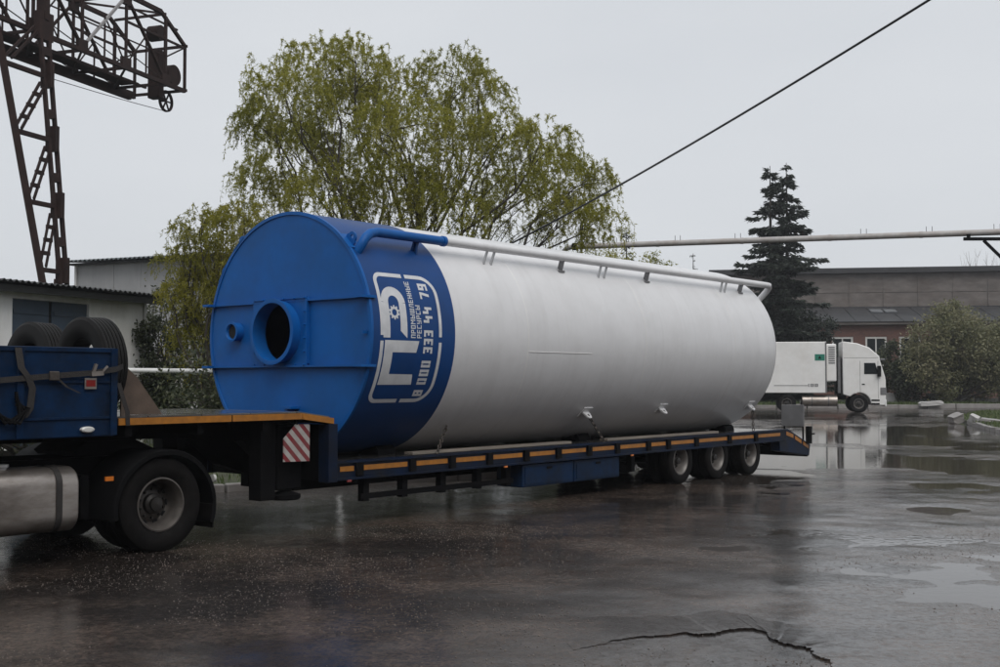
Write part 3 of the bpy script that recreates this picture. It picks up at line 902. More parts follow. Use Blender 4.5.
# under-deck fittings
for a, b in ((3.45, 4.72), (4.74, 6.0)):
    sbx = MB().box(a, b, -1.22, -.72, .25, .585).build('storage_box', 'box_blue', tr, smooth=False, bev=.015)
    m2 = MB(); m2.box(a + .06, b - .06, -1.228, -1.221, .29, .545)
    q = m2.build('box_door', 'box_blue', tr, smooth=False, bev=.004)
    m2 = MB(); m2.box((a + b) / 2 - .06, (a + b) / 2 + .06, -1.245, -1.23, .50, .53); m2.build('box_latch', 'black', tr, smooth=False)
for u in (.35, 1.05, 1.8, 2.55, 3.2, 6.5):
    m2 = MB(); m2.box(u - .05, u + .05, -1.16, -1.06, .30, .60); m2.build('drop_bracket', 'dark_frame', tr, smooth=False)
MB().box(.25, 3.3, -1.17, -1.14, .33, .40).build('side_guard', 'dark_frame', tr, smooth=False)
# axles, suspension and wheels
AX = (7.93, 9.24, 10.54)
for u in AX:
    m2 = MB(); m2.tube([(u, -1.0, .40), (u, 1.0, .40)], .065, 12); m2.build('axle', 'dark_frame', tr)
    for sy in (-1, 1):
        m2 = MB(); m2.beam((u - .55, sy * .55, .55), (u + .3, sy * .55, .42), .09, .10); m2.tube([(u + .32, sy * .55, .38), (u + .32, sy * .55, .60)], .12, 14)
        m2.build('suspension_arm', 'dark_frame', tr)
        wheel(tr, (u, sy * 1.13, .405), .405, .235, side=sy, rim='rim_light', holes=8, rr=.60)
        arc = MB(); n = 9
        pts = [(u + .47 * math.cos(t), .41 + .47 * math.sin(t)) for t in np.linspace(R_(62), R_(118), n)]
        for (p, q) in zip(pts[:-1], pts[1:]):
            arc.beam((p[0], sy * .98, p[1] - .30 + .0), (q[0], sy * .98, q[1] - .30), .02, .004, (0, 1, 0))
# sloping tail
for sy in (-1, 1):
    y0, y1 = sorted((sy * 1.25, sy * 1.05))
    m2 = MB(); m2.prism([(12.002, .829), (12.15, .829), (13.18, .47), (13.12, .24), (11.75, .40), (11.75, .598), (12.002, .598)], y0, y1)
    m2.build('tail_side', 'trailer_blue', tr, smooth=False, bev=.01)
    for (a, b) in ((12.04, 12.36), (12.44, 12.74), (12.82, 13.08)):
        def zt(x): return .785 if x < 12.15 else .785 - (x - 12.15) * .345
        yy = sorted((sy * 1.2515, sy * 1.258))
        m3 = MB(); m3.prism([(a, zt(a) - .075), (a, zt(a)), (b, zt(b)), (b, zt(b) - .075)], yy[0], yy[1]); m3.build('reflective_tape', 'tape', tr, smooth=False)
m2 = MB(); m2.prism([(12.01, .80), (12.15, .80), (13.15, .45), (13.13, .40), (12.1, .70)], -1.045, 1.045); m2.build('tail_deck', 'deck', tr, smooth=False)
MB().box(13.10, 13.16, -1.2, 1.2, .22, .40).build('rear_bumper', 'dark_frame', tr, smooth=False)
for sy in (-1, 1):
    for dy in (0, .12):
        m2 = MB(); m2.tube([(13.161, sy * (1.10 - dy), .31), (13.20, sy * (1.10 - dy), .31)], .05, 14); m2.build('tail_lamp', 'red_lens', tr)
    MB().box(12.84, 12.88, min(sy * .76, sy * 1.26), max(sy * .76, sy * 1.26), .86, 1.31).build('marker_board', 'truck_grey', tr, smooth=False, bev=.008)
    for yy in (.80, 1.22):
        m2 = MB(); m2.beam((12.895, sy * yy, .52), (12.895, sy * yy, 1.30), .028, .028); m2.build('board_post', 'black', tr, smooth=False)
    m2 = MB(); m2.beam((13.0, sy * 1.30, .50), (13.0, sy * 1.30, .86), .09, .12); m2.beam((13.0, sy * 1.30, .70), (13.18, sy * 1.34, .70), .03, .03); m2.build('lamp_bracket', 'black', tr, smooth=False)

# ------------------------------------------------------------------ truck tractor (its frame, tank and drive wheels are in view)
tc = rig('truck_tractor', 'truck tractor with silver fuel tank and black mudguard under the gooseneck', 'truck', (-2.67, 0, 0))
for y in (-.40, .40):
    m2 = MB(); m2.box(-7.6, -1.85, y - .045, y + .045, .74, 1.0); m2.build('chassis_rail', 'dark_frame', tc, smooth=False)
for u in (-6.8, -5.4, -4.2, -3.3, -1.95):
    MB().box(u - .05, u + .05, -.354, .354, .78, .96).build('cross_member', 'dark_frame', tc, smooth=False)
m2 = MB(); m2.prism([(-3.25, 1.06), (-3.1, 1.165), (-2.5, 1.165), (-2.2, 1.03), (-2.25, 1.01), (-3.2, 1.01)], -.42, .42); m2.build('fifth_wheel', 'dark_frame', tc, smooth=False)
for sy in (-1, 1):
    wheel(tc, (-2.67, sy * 1.05, .505), .505, .29, side=sy, rim='rim_grey', holes=10, rr=.565)
    wheel(tc, (-6.40, sy * 1.08, .505), .505, .30, side=sy, rim='rim_grey', dual=False, holes=10, rr=.565)
    # curved mudguard: shell with rolled lips
    prof = []
    n = 26
    A0, A1 = R_(188), R_(-20)
    yi, yo = sy * .58, sy * 1.235
    vs, fs = [], []
    for k in range(n):
        t = A0 + (A1 - A0) * k / (n - 1)
        for (rad, y) in ((.565, yo), (.61, yo), (.625, yo - sy * .03), (.612, yi), (.60, yi), (.605, yo - sy * .035)):
            vs.append((-2.64 + rad * math.cos(t) * 1.04, y, .47 + rad * math.sin(t)))
    for k in range(n - 1):
        for j in range(6):
            a, b = k * 6 + j, k * 6 + (j + 1) % 6
            fs.append((a, b, b + 6, a + 6))
    fs += [tuple(range(6)), tuple(reversed(range((n - 1) * 6, n * 6)))]
    m2 = MB(); m2.add(vs, fs)
    fix_normals(m2.build('mudguard', 'black', tc, angle=50))
    m2 = MB(); m2.box(-2.035, -2.015, min(sy * .62, sy * 1.2), max(sy * .62, sy * 1.2), .20, .46); m2.build('mud_flap', 'rubber', tc, smooth=False)
    # fuel tank: rounded section swept along the frame
    def rsec(w0, w1, z0, z1, r, n=6):
        o = []
        for (cy_, cz_, a0) in ((w1 - r, z1 - r, 0), (w0 + r, z1 - r, 90), (w0 + r, z0 + r, 180), (w1 - r, z0 + r, 270)):
            for k in range(n + 1):
                a = R_(a0 + 90 * k / n); o.append((cy_ + r * math.cos(a), cz_ + r * math.sin(a)))
        return o
    def sweep(x0, x1, grow=0.0, inset=0.03):
        y0, y1 = sorted((sy * .60, sy * 1.22))
        full = rsec(y0 - grow, y1 + grow, .325 - grow, .965 + grow, .17 + grow)
        cyy, czz = (y0 + y1) / 2, .645
        sm = [(cyy + (p[0] - cyy) * .93, czz + (p[1] - czz) * .93) for p in full]
        secs = [(x0, sm), (x0 + inset, full), (x1 - inset, full), (x1, sm)] if inset else [(x0, full), (x1, full)]
        m = MB(); k = len(full)
        for x, sec in secs:
            m.v += [(x, p[0], p[1]) for p in sec]
        for i in range(len(secs) - 1):
            for j in range(k):
                m.f.append((i * k + j, i * k + (j + 1) % k, (i + 1) * k + (j + 1) % k, (i + 1) * k + j)); m.m.append(0)
        m.f.append(tuple(range(k))); m.f.append(tuple((len(secs) - 1) * k + j for j in reversed(range(k)))); m.m += [0, 0]
        return m
    ft = sweep(-5.15, -3.65).build('fuel_tank', 'alu', tc, angle=45); fix_normals(ft)
    for u in (-4.95, -3.87):
        st = sweep(u - .032, u + .032, .006, 0).build('tank_strap', 'webbing', tc, angle=45); fix_normals(st)
    m2 = MB(); m2.lathe([(.055, .95), (.06, .985), (.075, .99), (.075, 1.015), (.0005, 1.02)], 20, 'z', (-4.36, sy * 1.0, 0)); m2.build('filler_cap', 'steel', tc)
    m2 = MB(); m2.tube([(-3.52, sy * .75, .60), (-3.38, sy * .75, .60)], .02, 8); m2.box(-3.45, -3.36, min(sy * .6, sy * .9), max(sy * .6, sy * .9), .40, .85); m2.build('battery_box', 'dark_frame', tc, smooth=False)
    MB().box(-3.36, -3.27, min(sy * 1.19, sy * 1.215), max(sy * 1.19, sy * 1.215), .80, .845).build('side_marker', 'amber_lens', tc, smooth=False)
    m2 = MB(); m2.tube([(-1.93, sy * 1.05, .73), (-1.90, sy * 1.05, .73)], .045, 14); m2.build('tail_lamp', 'white_lens', tc)
m2 = MB(); m2.tube([(-2.67, -.95, .505), (-2.67, .95, .505)], .10, 14); m2.lathe([(.05, -.2), (.26, -.16), (.30, 0), (.26, .16), (.05, .2)], 20, 'y', (-2.67, 0, .505)); m2.build('rear_axle', 'dark_frame', tc)
m2 = MB(); m2.tube([(-6.40, -1.0, .505), (-6.40, 1.0, .505)], .07, 14); m2.build('front_axle', 'dark_frame', tc)
m2 = MB()
for k in range(3):
    m2.tube([(-3.7 + .1 * k, -.2 + .2 * k, 1.9 - .1 * k), (-3.5 + .1 * k, -.2 + .2 * k, 1.45), (-3.2 + .1 * k, -.2 + .2 * k, 1.22), (-2.9, -.1 + .1 * k, 1.16)], .015, 6)
m2.build('air_hoses', 'black', tc)


def cab(parent, fx, paint, s_=1.0, flip=1):
    """long-haul sleeper cab; fx = x of the front bumper face, cab extends towards +x * flip behind it"""
    X = lambda d: fx + flip * d * s_
    # side outline (distance behind the front, height)
    out = [(0.02, .42), (0.0, .95), (.0, 1.80), (.03, 2.0), (.29, 2.92), (.33, 3.16), (.86, 3.64), (1.5, 3.88), (2.26, 3.99), (2.30, 3.97), (2.30, 1.02), (2.18, .98)]
    arch = [(1.42 + .62 * math.cos(t), .50 + .62 * math.sin(t)) for t in np.linspace(R_(40), R_(172), 10)]
    out2 = out + [(2.0, .92)] + arch + [(.78, .42)]
    m = MB(); m.prism([(X(a), b * s_) for a, b in out2], -1.22, 1.22)
    o = m.build('cab_body', paint, parent, angle=28, bev=.05); fix_normals(o)
    m = MB()   # windscreen sits proud of the raked front
    a, b = (.045, 2.02), (.275, 2.84)
    e = .014
    for (y0, y1) in ((-1.08, 1.08),):
        vs = [(X(a[0] - e), y0, a[1]), (X(a[0] - e), y1, a[1]), (X(b[0] - e), y1 * .96, b[1]), (X(b[0] - e), y0 * .96, b[1]),
              (X(a[0] + .03), y0, a[1]), (X(a[0] + .03), y1, a[1]), (X(b[0] + .03), y1 * .96, b[1]), (X(b[0] + .03), y0 * .96, b[1])]
        m.add(vs, [(0, 1, 2, 3), (4, 7, 6, 5), (0, 4, 5, 1), (1, 5, 6, 2), (2, 6, 7, 3), (3, 7, 4, 0)])
    o = m.build('windscreen', 'glass', parent, smooth=False); fix_normals(o)
    m = MB(); m.box(min(X(.02), X(.36)), max(X(.02), X(.36)), -1.20, 1.20, 2.93, 3.02); o = m.build('sun_visor', 'truck_grey', parent, smooth=False, bev=.02)
    m = MB(); m.box(min(X(-.03), X(.06)), max(X(-.03), X(.06)), -1.24, 1.24, .36, .74); m.build('bumper', paint, parent, smooth=False, bev=.03)
    m = MB(); m.box(min(X(-.02), X(.03)), max(X(-.02), X(.03)), -.80, .80, .80, 1.50); m.build('grille', 'black', parent, smooth=False)
    for y in (-1, 1):
        m = MB()
        sh = [(.40, 2.16), (.42, 2.27), (.55, 2.78), (1.14, 2.78), (1.15, 2.16)]
        y0, y1 = sorted((y * 1.2205, y * 1.232))
        m.prism([(X(a), b) for a, b in sh], y0, y1); o = m.build('side_window', 'glass', parent, smooth=False); fix_normals(o)
        m = MB(); y0, y1 = sorted((y * 1.25, y * 1.42)); m.box(min(X(.26), X(.46)), max(X(.26), X(.46)), y0, y1, 2.02, 2.62); m.beam((X(.4), y * 1.22, 2.55), (X(.36), y * 1.3, 2.55), .04, .04)
        m.build('mirror', 'black', parent, smooth=False, bev=.02)
        m = MB(); y0, y1 = sorted((y * .84, y * 1.245)); m.box(min(X(-.035), X(.30)), max(X(-.035), X(.30)), y0, y1, 1.0, 1.42); m.build('headlamp', 'truck_grey', parent, smooth=False, bev=.03)
        m = MB(); y0, y1 = sorted((y * 1.2205, y * 1.236)); m.box(min(X(1.12), X(1.28)), max(X(1.12), X(1.28)), y0, y1, 1.56, 1.62); m.build('door_handle', 'black', parent, smooth=False)
        for d in (.40, 1.36):
            m = MB(); y0, y1 = sorted((y * 1.2205, y * 1.2225)); m.box(min(X(d), X(d + .014)), max(X(d), X(d + .014)), y0, y1, 1.02 if d > 1 else .80, 2.90); m.build('door_gap', 'black', parent, smooth=False)
        m = MB(); y0, y1 = sorted((y * 1.2205, y * 1.2225)); m.box(min(X(.40), X(2.24)), max(X(.40), X(2.24)), y0, y1, 3.06, 3.075); m.build('roof_seam', 'black', parent, smooth=False)
        m = MB(); y0, y1 = sorted((y * 1.2205, y * 1.2245)); m.box(min(X(1.55), X(2.2)), max(X(1.55), X(2.2)), y0, y1, 1.10, 2.95); m.build('side_fairing', paint, parent, smooth=False, bev=.004)
        for z in (.46, .66):
            m = MB(); y0, y1 = sorted((y * 1.2205, y * 1.235)); m.box(min(X(.34), X(.78)), max(X(.34), X(.78)), y0, y1, z, z + .09); m.build('cab_step', 'black', parent, smooth=False)


cab(tc, -7.82, 'truck_white', flip=1)
# ------------------------------------------------------------------ the silo lying on the trailer
TR, TZ, TL = 1.6, 2.428, 11.0
si = rig('storage_silo', 'huge white steel silo with blue end and logo lying on the trailer', 'silo', (5.0, 0, TZ - TR))


def cyl_pt(u, phi_deg, r):
    a = R_(phi_deg)
    return (u, -r * math.cos(a), TZ + r * math.sin(a))


N_ = 128
mb = MB()
mb.lathe([(TR, 1.54), (TR, 10.86), (TR - .02, 10.96), (TR - .08, 11.03), (TR - .25, 11.10), (1.0, 11.20), (.5, 11.26), (.0005, 11.28)], N_, 'x', (0, 0, TZ))
fix_normals(mb.build('shell', 'tank_white', si, angle=50))
mb = MB(); mb.lathe([(TR - .02, 0.004), (TR + .002, .004), (TR + .002, 1.54), (TR - .02, 1.54)], N_, 'x', (0, 0, TZ))
band = mb.build('band', 'band_blue', si, angle=50); fix_normals(band)
# end plate with a rolled rim; the manway hole is cut through it
mv, mz, cy_m, MR = .02, TZ + .03, .065, .378
mb = MB(); mb.lathe([(TR + .012, .03), (TR + .014, -.012), (TR - .03, -.016), (TR - .035, .0)], N_, 'x', (0, 0, TZ))
b0 = len(mb.v); n0 = b0 - N_
for j in range(N_):
    a = 2 * PI * j / N_
    mb.v.append((0, cy_m + MR * math.cos(a), mz + MR * math.sin(a)))
for j in range(N_):
    mb.f.append((n0 + j, n0 + (j + 1) % N_, b0 + (j + 1) % N_, b0 + j)); mb.m.append(0)
face = mb.build('end_plate', 'tank_blue', si, angle=40); fix_normals(face)


def add_part(mbx, name, mat, par=None, angle=35, **k):
    """part of the silo, or a sub-part when par is given; coordinates in the rig frame"""
    o = mbx.build(name, mat, par or si, angle=angle, origin=OFF[si.name] if par else None, **k)
    if par: o.location = (0, 0, 0)
    return o


# flanges across the end plate, at +0.42 and -0.42 m from its middle
for z, w, dep in ((.43, 1.60, .05), (-.42, 1.58, .07)):
    half = math.sqrt(TR * TR - z * z) + .015
    add_part(MB().box(-dep, -.001, -half, half, TZ + z - .012, TZ + z + .012), 'end_flange', 'tank_blue', face, smooth=False)
    for sy in (-1, 1):
        add_part(MB().box(-.16, .10, min(sy * (half - .10), sy * (half + .03)), max(sy * (half - .10), sy * (half + .03)), TZ + z - .016, TZ + z + .016), 'flange_tab', 'tank_blue', face, smooth=False)
# bolted square plate and manway neck (centre at y = -v)
mb = MB(); nq = 64
for x in (-.045, -.002):
    for j in range(nq):          # square outline, then the round hole
        a = 2 * PI * (j + .5) / nq; c_, s0 = math.cos(a), math.sin(a); k_ = 1 / max(abs(c_), abs(s0))
        mb.v.append((x, .075 + .545 * c_ * k_, mz + .455 * s0 * k_))
    for j in range(nq):
        a = 2 * PI * (j + .5) / nq
        mb.v.append((x, cy_m + MR * math.cos(a), mz + MR * math.sin(a)))
for j in range(nq):
    k = (j + 1) % nq
    for q in ((j, k, nq + k, nq + j), (2 * nq + j, 3 * nq + j, 3 * nq + k, 2 * nq + k), (j, 2 * nq + j, 2 * nq + k, k), (nq + j, nq + k, 3 * nq + k, 3 * nq + j)):
        mb.f.append(q); mb.m.append(0)
fix_normals(add_part(mb, 'manway_plate', 'tank_blue', face, smooth=False))
# right-hand web that stiffens the plate, seen as a darker step
add_part(MB().box(-.062, -.046, -.475, -.43, mz - .45, mz + .45), 'plate_stiffener', 'tank_blue', face, smooth=False)
add_part(MB().box(-.062, -.046, -.42, .61, mz + .425, mz + .45), 'plate_stiffener', 'tank_blue', face, smooth=False)
mb = MB()
mb.lathe([(.41, -.046), (.41, -.165), (.432, -.167), (.432, -.195), (.405, -.197), (.378, -.195), (.378, .02)], 56, 'x', (0, cy_m, mz))
add_part(mb, 'manway_neck', 'tank_blue', face, angle=40)
for k in range(20):
    t = k / 20 * 4
    side, f_ = int(t), t - int(t)
    y, z = [(-.44 + f_ * 1.03, mz + .43), (.59, mz + .43 - f_ * .86), (.59 - f_ * 1.03, mz - .43), (-.44, mz - .43 + f_ * .86)][side]
    add_part(MB().tube([(-.044, y, z), (-.092 if side in (0, 3) else -.062, y, z)], .013, 6), 'bolt', 'tank_blue', face)
# small nozzle
ny, nz = .99, TZ + .055
mb = MB(); mb.lathe([(.125, -.002), (.125, -.11), (.138, -.115), (.138, -.13), (.108, -.132), (.095, -.11), (.095, -.01), (.0005, -.01)], 32, 'x', (0, ny, nz))
o = add_part(mb, 'nozzle', 'tank_blue', face, angle=40)
mb = MB(); mb.disc((-.09, ny, nz), .0965, 28, 'x'); add_part(mb, 'nozzle_shade_disc', 'void', face, smooth=False)  # black disc stands in for the shade inside the nozzle
mb = MB(); mb.box(-.13, -.002, -.20, -.14, TZ - 1.20, TZ - .95); mb.box(-.15, -.002, -.28, -.06, TZ - .97, TZ - .94); add_part(mb, 'bracket', 'tank_blue', face, smooth=False)
mb = MB(); mb.box(-.08, .12, -1.53, -1.50, TZ - .03, TZ + .01); add_part(mb, 'flange_tab', 'tank_blue', face, smooth=False)


def lug(u, phi, mat, par=None, L=.12, h=.13, name='lifting_lug', along=True):
    """plate with an eye, welded on the shell; base pad below it"""
    a = R_(phi)
    er = Vector((0, -math.cos(a), math.sin(a))); et = Vector((0, math.sin(a), math.cos(a))); ex = Vector((1, 0, 0))
    if not along: ex, et = et, ex
    c = Vector((u, 0, TZ)) + er * TR
    m = MB()
    pts = []
    n = 10
    prof = [(-L / 2, -.01), (-L / 2, h * .35)] + [(-math.cos(t) * L * .4, h * .5 + math.sin(t) * h * .5) for t in np.linspace(0, PI, n)] + [(L / 2, h * .35), (L / 2, -.01)]
    k = len(prof)
    inner = [(math.cos(t) * L * .17, h * .55 + math.sin(t) * h * .17) for t in np.linspace(PI, PI - 2 * PI, k, endpoint=False)]
    # match outline to hole by angle from the hole centre
    order = sorted(range(k), key=lambda i: math.atan2(prof[i][1] - h * .55, prof[i][0]))
    prof = [prof[i] for i in order]
    inner = [(math.cos(t) * L * .17, h * .55 + math.sin(t) * h * .17) for t in [math.atan2(p[1] - h * .55, p[0]) for p in prof]]
    th = .012
    for w in (-th, th):
        for p in prof: m.v.append(tuple(c + ex * p[0] + er * p[1] + et * w))
        for p in inner: m.v.append(tuple(c + ex * p[0] + er * p[1] + et * w))
    for i in range(k):
        j = (i + 1) % k
        for q in ((i, j, j + k, i + k), (2 * k + i, 3 * k + i, 3 * k + j, 2 * k + j), (i, 2 * k + i, 2 * k + j, j), (k + i, k + j, 3 * k + j, 3 * k + i)):
            m.f.append(q); m.m.append(0)
    o = add_part(m, name, mat, par, smooth=False); fix_normals(o)
    p = MB(); p.beam(c - ex * (L * .75) + er * .004, c + ex * (L * .75) + er * .004, L * 1.2, .014, er); add_part(p, 'lug_pad', mat, par, smooth=False)


for u, phi in ((5.12, -43.5), (7.36, -42.6), (10.6, -42.6)):
    lug(u, phi, 'tank_white', L=.16, h=.15)
for u, phi in ((.09, 46), (.09, 147), (.09, 128)):
    lug(u, phi, 'tank_blue', L=.18, h=.14, along=False)
for phi in (160, 172, 184, 196):
    lug(.07, phi, 'tank_blue', L=.08, h=.07, along=False)

# the pipe along the shell
PHI, PR = 46.5, 1.78
def pp(u, r=PR, phi=PHI): return cyl_pt(u, phi, r)
elb = [cyl_pt(.13, 40, 1.57), cyl_pt(.15, 41, 1.66), cyl_pt(.20, 43, 1.74), cyl_pt(.30, 45, 1.775), cyl_pt(.45, PHI, PR), cyl_pt(1.72, PHI, PR)]
add_part(MB().tube(elb, .062, 18), 'pipe_elbow', 'tank_blue')
add_part(MB().tube([pp(1.722), pp(4.6), pp(8), pp(11.25)], .060, 18), 'long_pipe', 'tank_white')
add_part(MB().tube([pp(11.252), cyl_pt(11.38, PHI, 1.775), cyl_pt(11.46, PHI, 1.72), cyl_pt(11.48, PHI, 1.62), cyl_pt(11.46, PHI, 1.42), cyl_pt(11.30, PHI, 1.28), cyl_pt(11.1, PHI, 1.24)], .062, 18), 'pipe_bend', 'tank_white')
mb = MB(); mb.tube([pp(1.68), pp(1.735)], .072, 18); add_part(mb, 'pipe_coupling', 'tank_blue')
for u in (1.22,):
    mb = MB(); mb.beam(cyl_pt(u, PHI - 2, TR - .01), cyl_pt(u, PHI, PR - .05), .10, .02); mb.beam(cyl_pt(u, PHI - 4.5, TR - .01), cyl_pt(u, PHI, PR - .05), .03, .03); add_part(mb, 'pipe_bracket', 'band_blue', smooth=False)
for u in (2.75, 5.6, 9.6):
    mb = MB()
    for d in (-.07, .09):
        mb.beam(cyl_pt(u + d - .1, PHI - 5.5, TR - .005), cyl_pt(u + d, PHI, PR - .03), .028, .028)
    add_part(mb, 'pipe_bracket', 'steel', smooth=False)
for u in (4.45, 6.9, 10.25):
    mb = MB(); mb.beam(cyl_pt(u, PHI - 3.5, TR - .01), cyl_pt(u, PHI - .5, PR - .03), .09, .018, (1, 0, 0)); mb.beam(cyl_pt(u - .07, PHI - 4.2, TR), cyl_pt(u + .07, PHI - 4.2, TR), .06, .03)
    add_part(mb, 'pipe_bracket', 'truck_grey', smooth=False)
# welds: slightly proud rings and one bare longitudinal bead
for u in (3.12, 6.24, 9.28):
    mb = MB(); mb.lathe([(TR - .003, u - .008), (TR + .0025, u - .003), (TR + .0025, u + .003), (TR - .003, u + .008)], N_, 'x', (0, 0, TZ)); add_part(mb, 'ring_weld', 'truck_white', angle=80)
mb = MB(); mb.beam(cyl_pt(3.14, -7, TR + .001), cyl_pt(4.72, -7, TR + .001), .010, .006, cyl_pt(0, -7, 1)); add_part(mb, 'seam_weld', 'truck_white', smooth=False)


# ------- the printed logo, laid on the band: reading direction runs up the shell
LU, LPHI = 1.275, -33.5          # text origin: lower left corner of the frame


def wrap(polys, name, mat='print_white', lift=.0045):
    mb = MB()
    for poly in polys:
        # quads are split along the reading direction so that they hug the curve
        (x0, y0), (x1, y1), (x2, y2), (x3, y3) = poly        # bottom-left, bottom-right, top-right, top-left
        n = max(1, int(max(abs(x1 - x0), abs(x2 - x3)) / .05) + 1)
        vs = []
        for k in range(n + 1):
            t = k / n
            for (a, b) in (((x0, y0), (x1, y1)), ((x3, y3), (x2, y2))):
                x, y = a[0] + (b[0] - a[0]) * t, a[1] + (b[1] - a[1]) * t
                vs.append(cyl_pt(LU - y, LPHI + math.degrees(x / TR), TR + lift))
        mb.add(vs, [(2 * k, 2 * k + 2, 2 * k + 3, 2 * k + 1) for k in range(n)])
    o = add_part(mb, name, mat, band, smooth=False)
    return o


def rct(x0, y0, x1, y1): return ((x0, y0), (x1, y0), (x1, y1), (x0, y1))


def stroke(path, w, closed=False):
    out = []
    n = len(path)
    nrm = []
    for i in range(n):
        a = path[max(i - 1, 0)]; b = path[min(i + 1, n - 1)]
        dx, dy = b[0] - a[0], b[1] - a[1]; l_ = math.hypot(dx, dy); nrm.append((-dy / l_, dx / l_))
    for i in range(n - 1):
        p, q = path[i], path[i + 1]; a, b = nrm[i], nrm[i + 1]
        out.append(((p[0] - a[0] * w / 2, p[1] - a[1] * w / 2), (q[0] - b[0] * w / 2, q[1] - b[1] * w / 2), (q[0] + b[0] * w / 2, q[1] + b[1] * w / 2), (p[0] + a[0] * w / 2, p[1] + a[1] * w / 2)))
    return out


def arc(cx, cy, r, a0, a1, n=10): return [(cx + r * math.cos(R_(a)), cy + r * math.sin(R_(a))) for a in np.linspace(a0, a1, n)]


FW, FH, FR, SW = 1.72, 1.12, .27, .055
gx, gy = .035, .03
fr = []
fr += stroke([(FW / 2 + gx, SW / 2)] + arc(FW - FR, FR, FR - SW / 2, -90, 0) + [(FW - SW / 2, FH / 2 - gy)], SW)
fr += stroke([(FW - SW / 2, FH / 2 + gy)] + arc(FW - .14, FH - .14, .14 - SW / 2, 0, 90) + [(FW / 2 + gx, FH - SW / 2)], SW)
fr += stroke([(FW / 2 - gx, FH - SW / 2)] + arc(.14, FH - .14, .14 - SW / 2, 90, 180) + [(SW / 2, FH / 2 + gy)], SW)
fr += stroke([(SW / 2, FH / 2 - gy)] + arc(FR, FR, FR - SW / 2, 180, 270) + [(FW / 2 - gx, SW / 2)], SW)
wrap(fr, 'logo_frame')


def XP(phi): return (phi - LPHI) * PI / 180 * TR
def YU(u): return LU - u


pa, pb = XP(-24.2), XP(-3.6)
yt, yb = YU(.235), YU(.84)
em = [rct(pa, yt - .15, pb, yt), ((pa, yb), (pa + .14, yb + .03), (pa + .145, yt - .15), (pa, yt - .15)), ((pb - .15, yb + .03), (pb - .0, yb - .01), (pb, yt - .15), (pb - .15, yt - .15))]
xa = XP(-2.5); ye = YU(.205); wbar = .12
xr = XP(13.5); rad = (ye - YU(.63)) / 2; cyr = ye - rad
em += [rct(xa, ye - wbar, xr, ye)]
em += stroke(arc(xr, cyr, rad - wbar / 2, 90, -90, 14), wbar)
em += [((xa, YU(.63)), (xr, YU(.63)), (xr, YU(.63) + wbar), (xa + .09, YU(.63) + wbar))]
wrap(em, 'emblem')
gear = stroke(arc(XP(9), YU(.415), .058, 0, 360, 25), .032)
for k in range(10):
    a = 2 * PI * k / 10
    c0, s0 = math.cos(a), math.sin(a)
    def rp(r, t): return (XP(9) + c0 * r - s0 * t, YU(.415) + s0 * r + c0 * t)
    gear.append((rp(.07, -.013), rp(.093, -.011), rp(.093, .011), rp(.07, .013)))
wrap(gear, 'gear_mark')

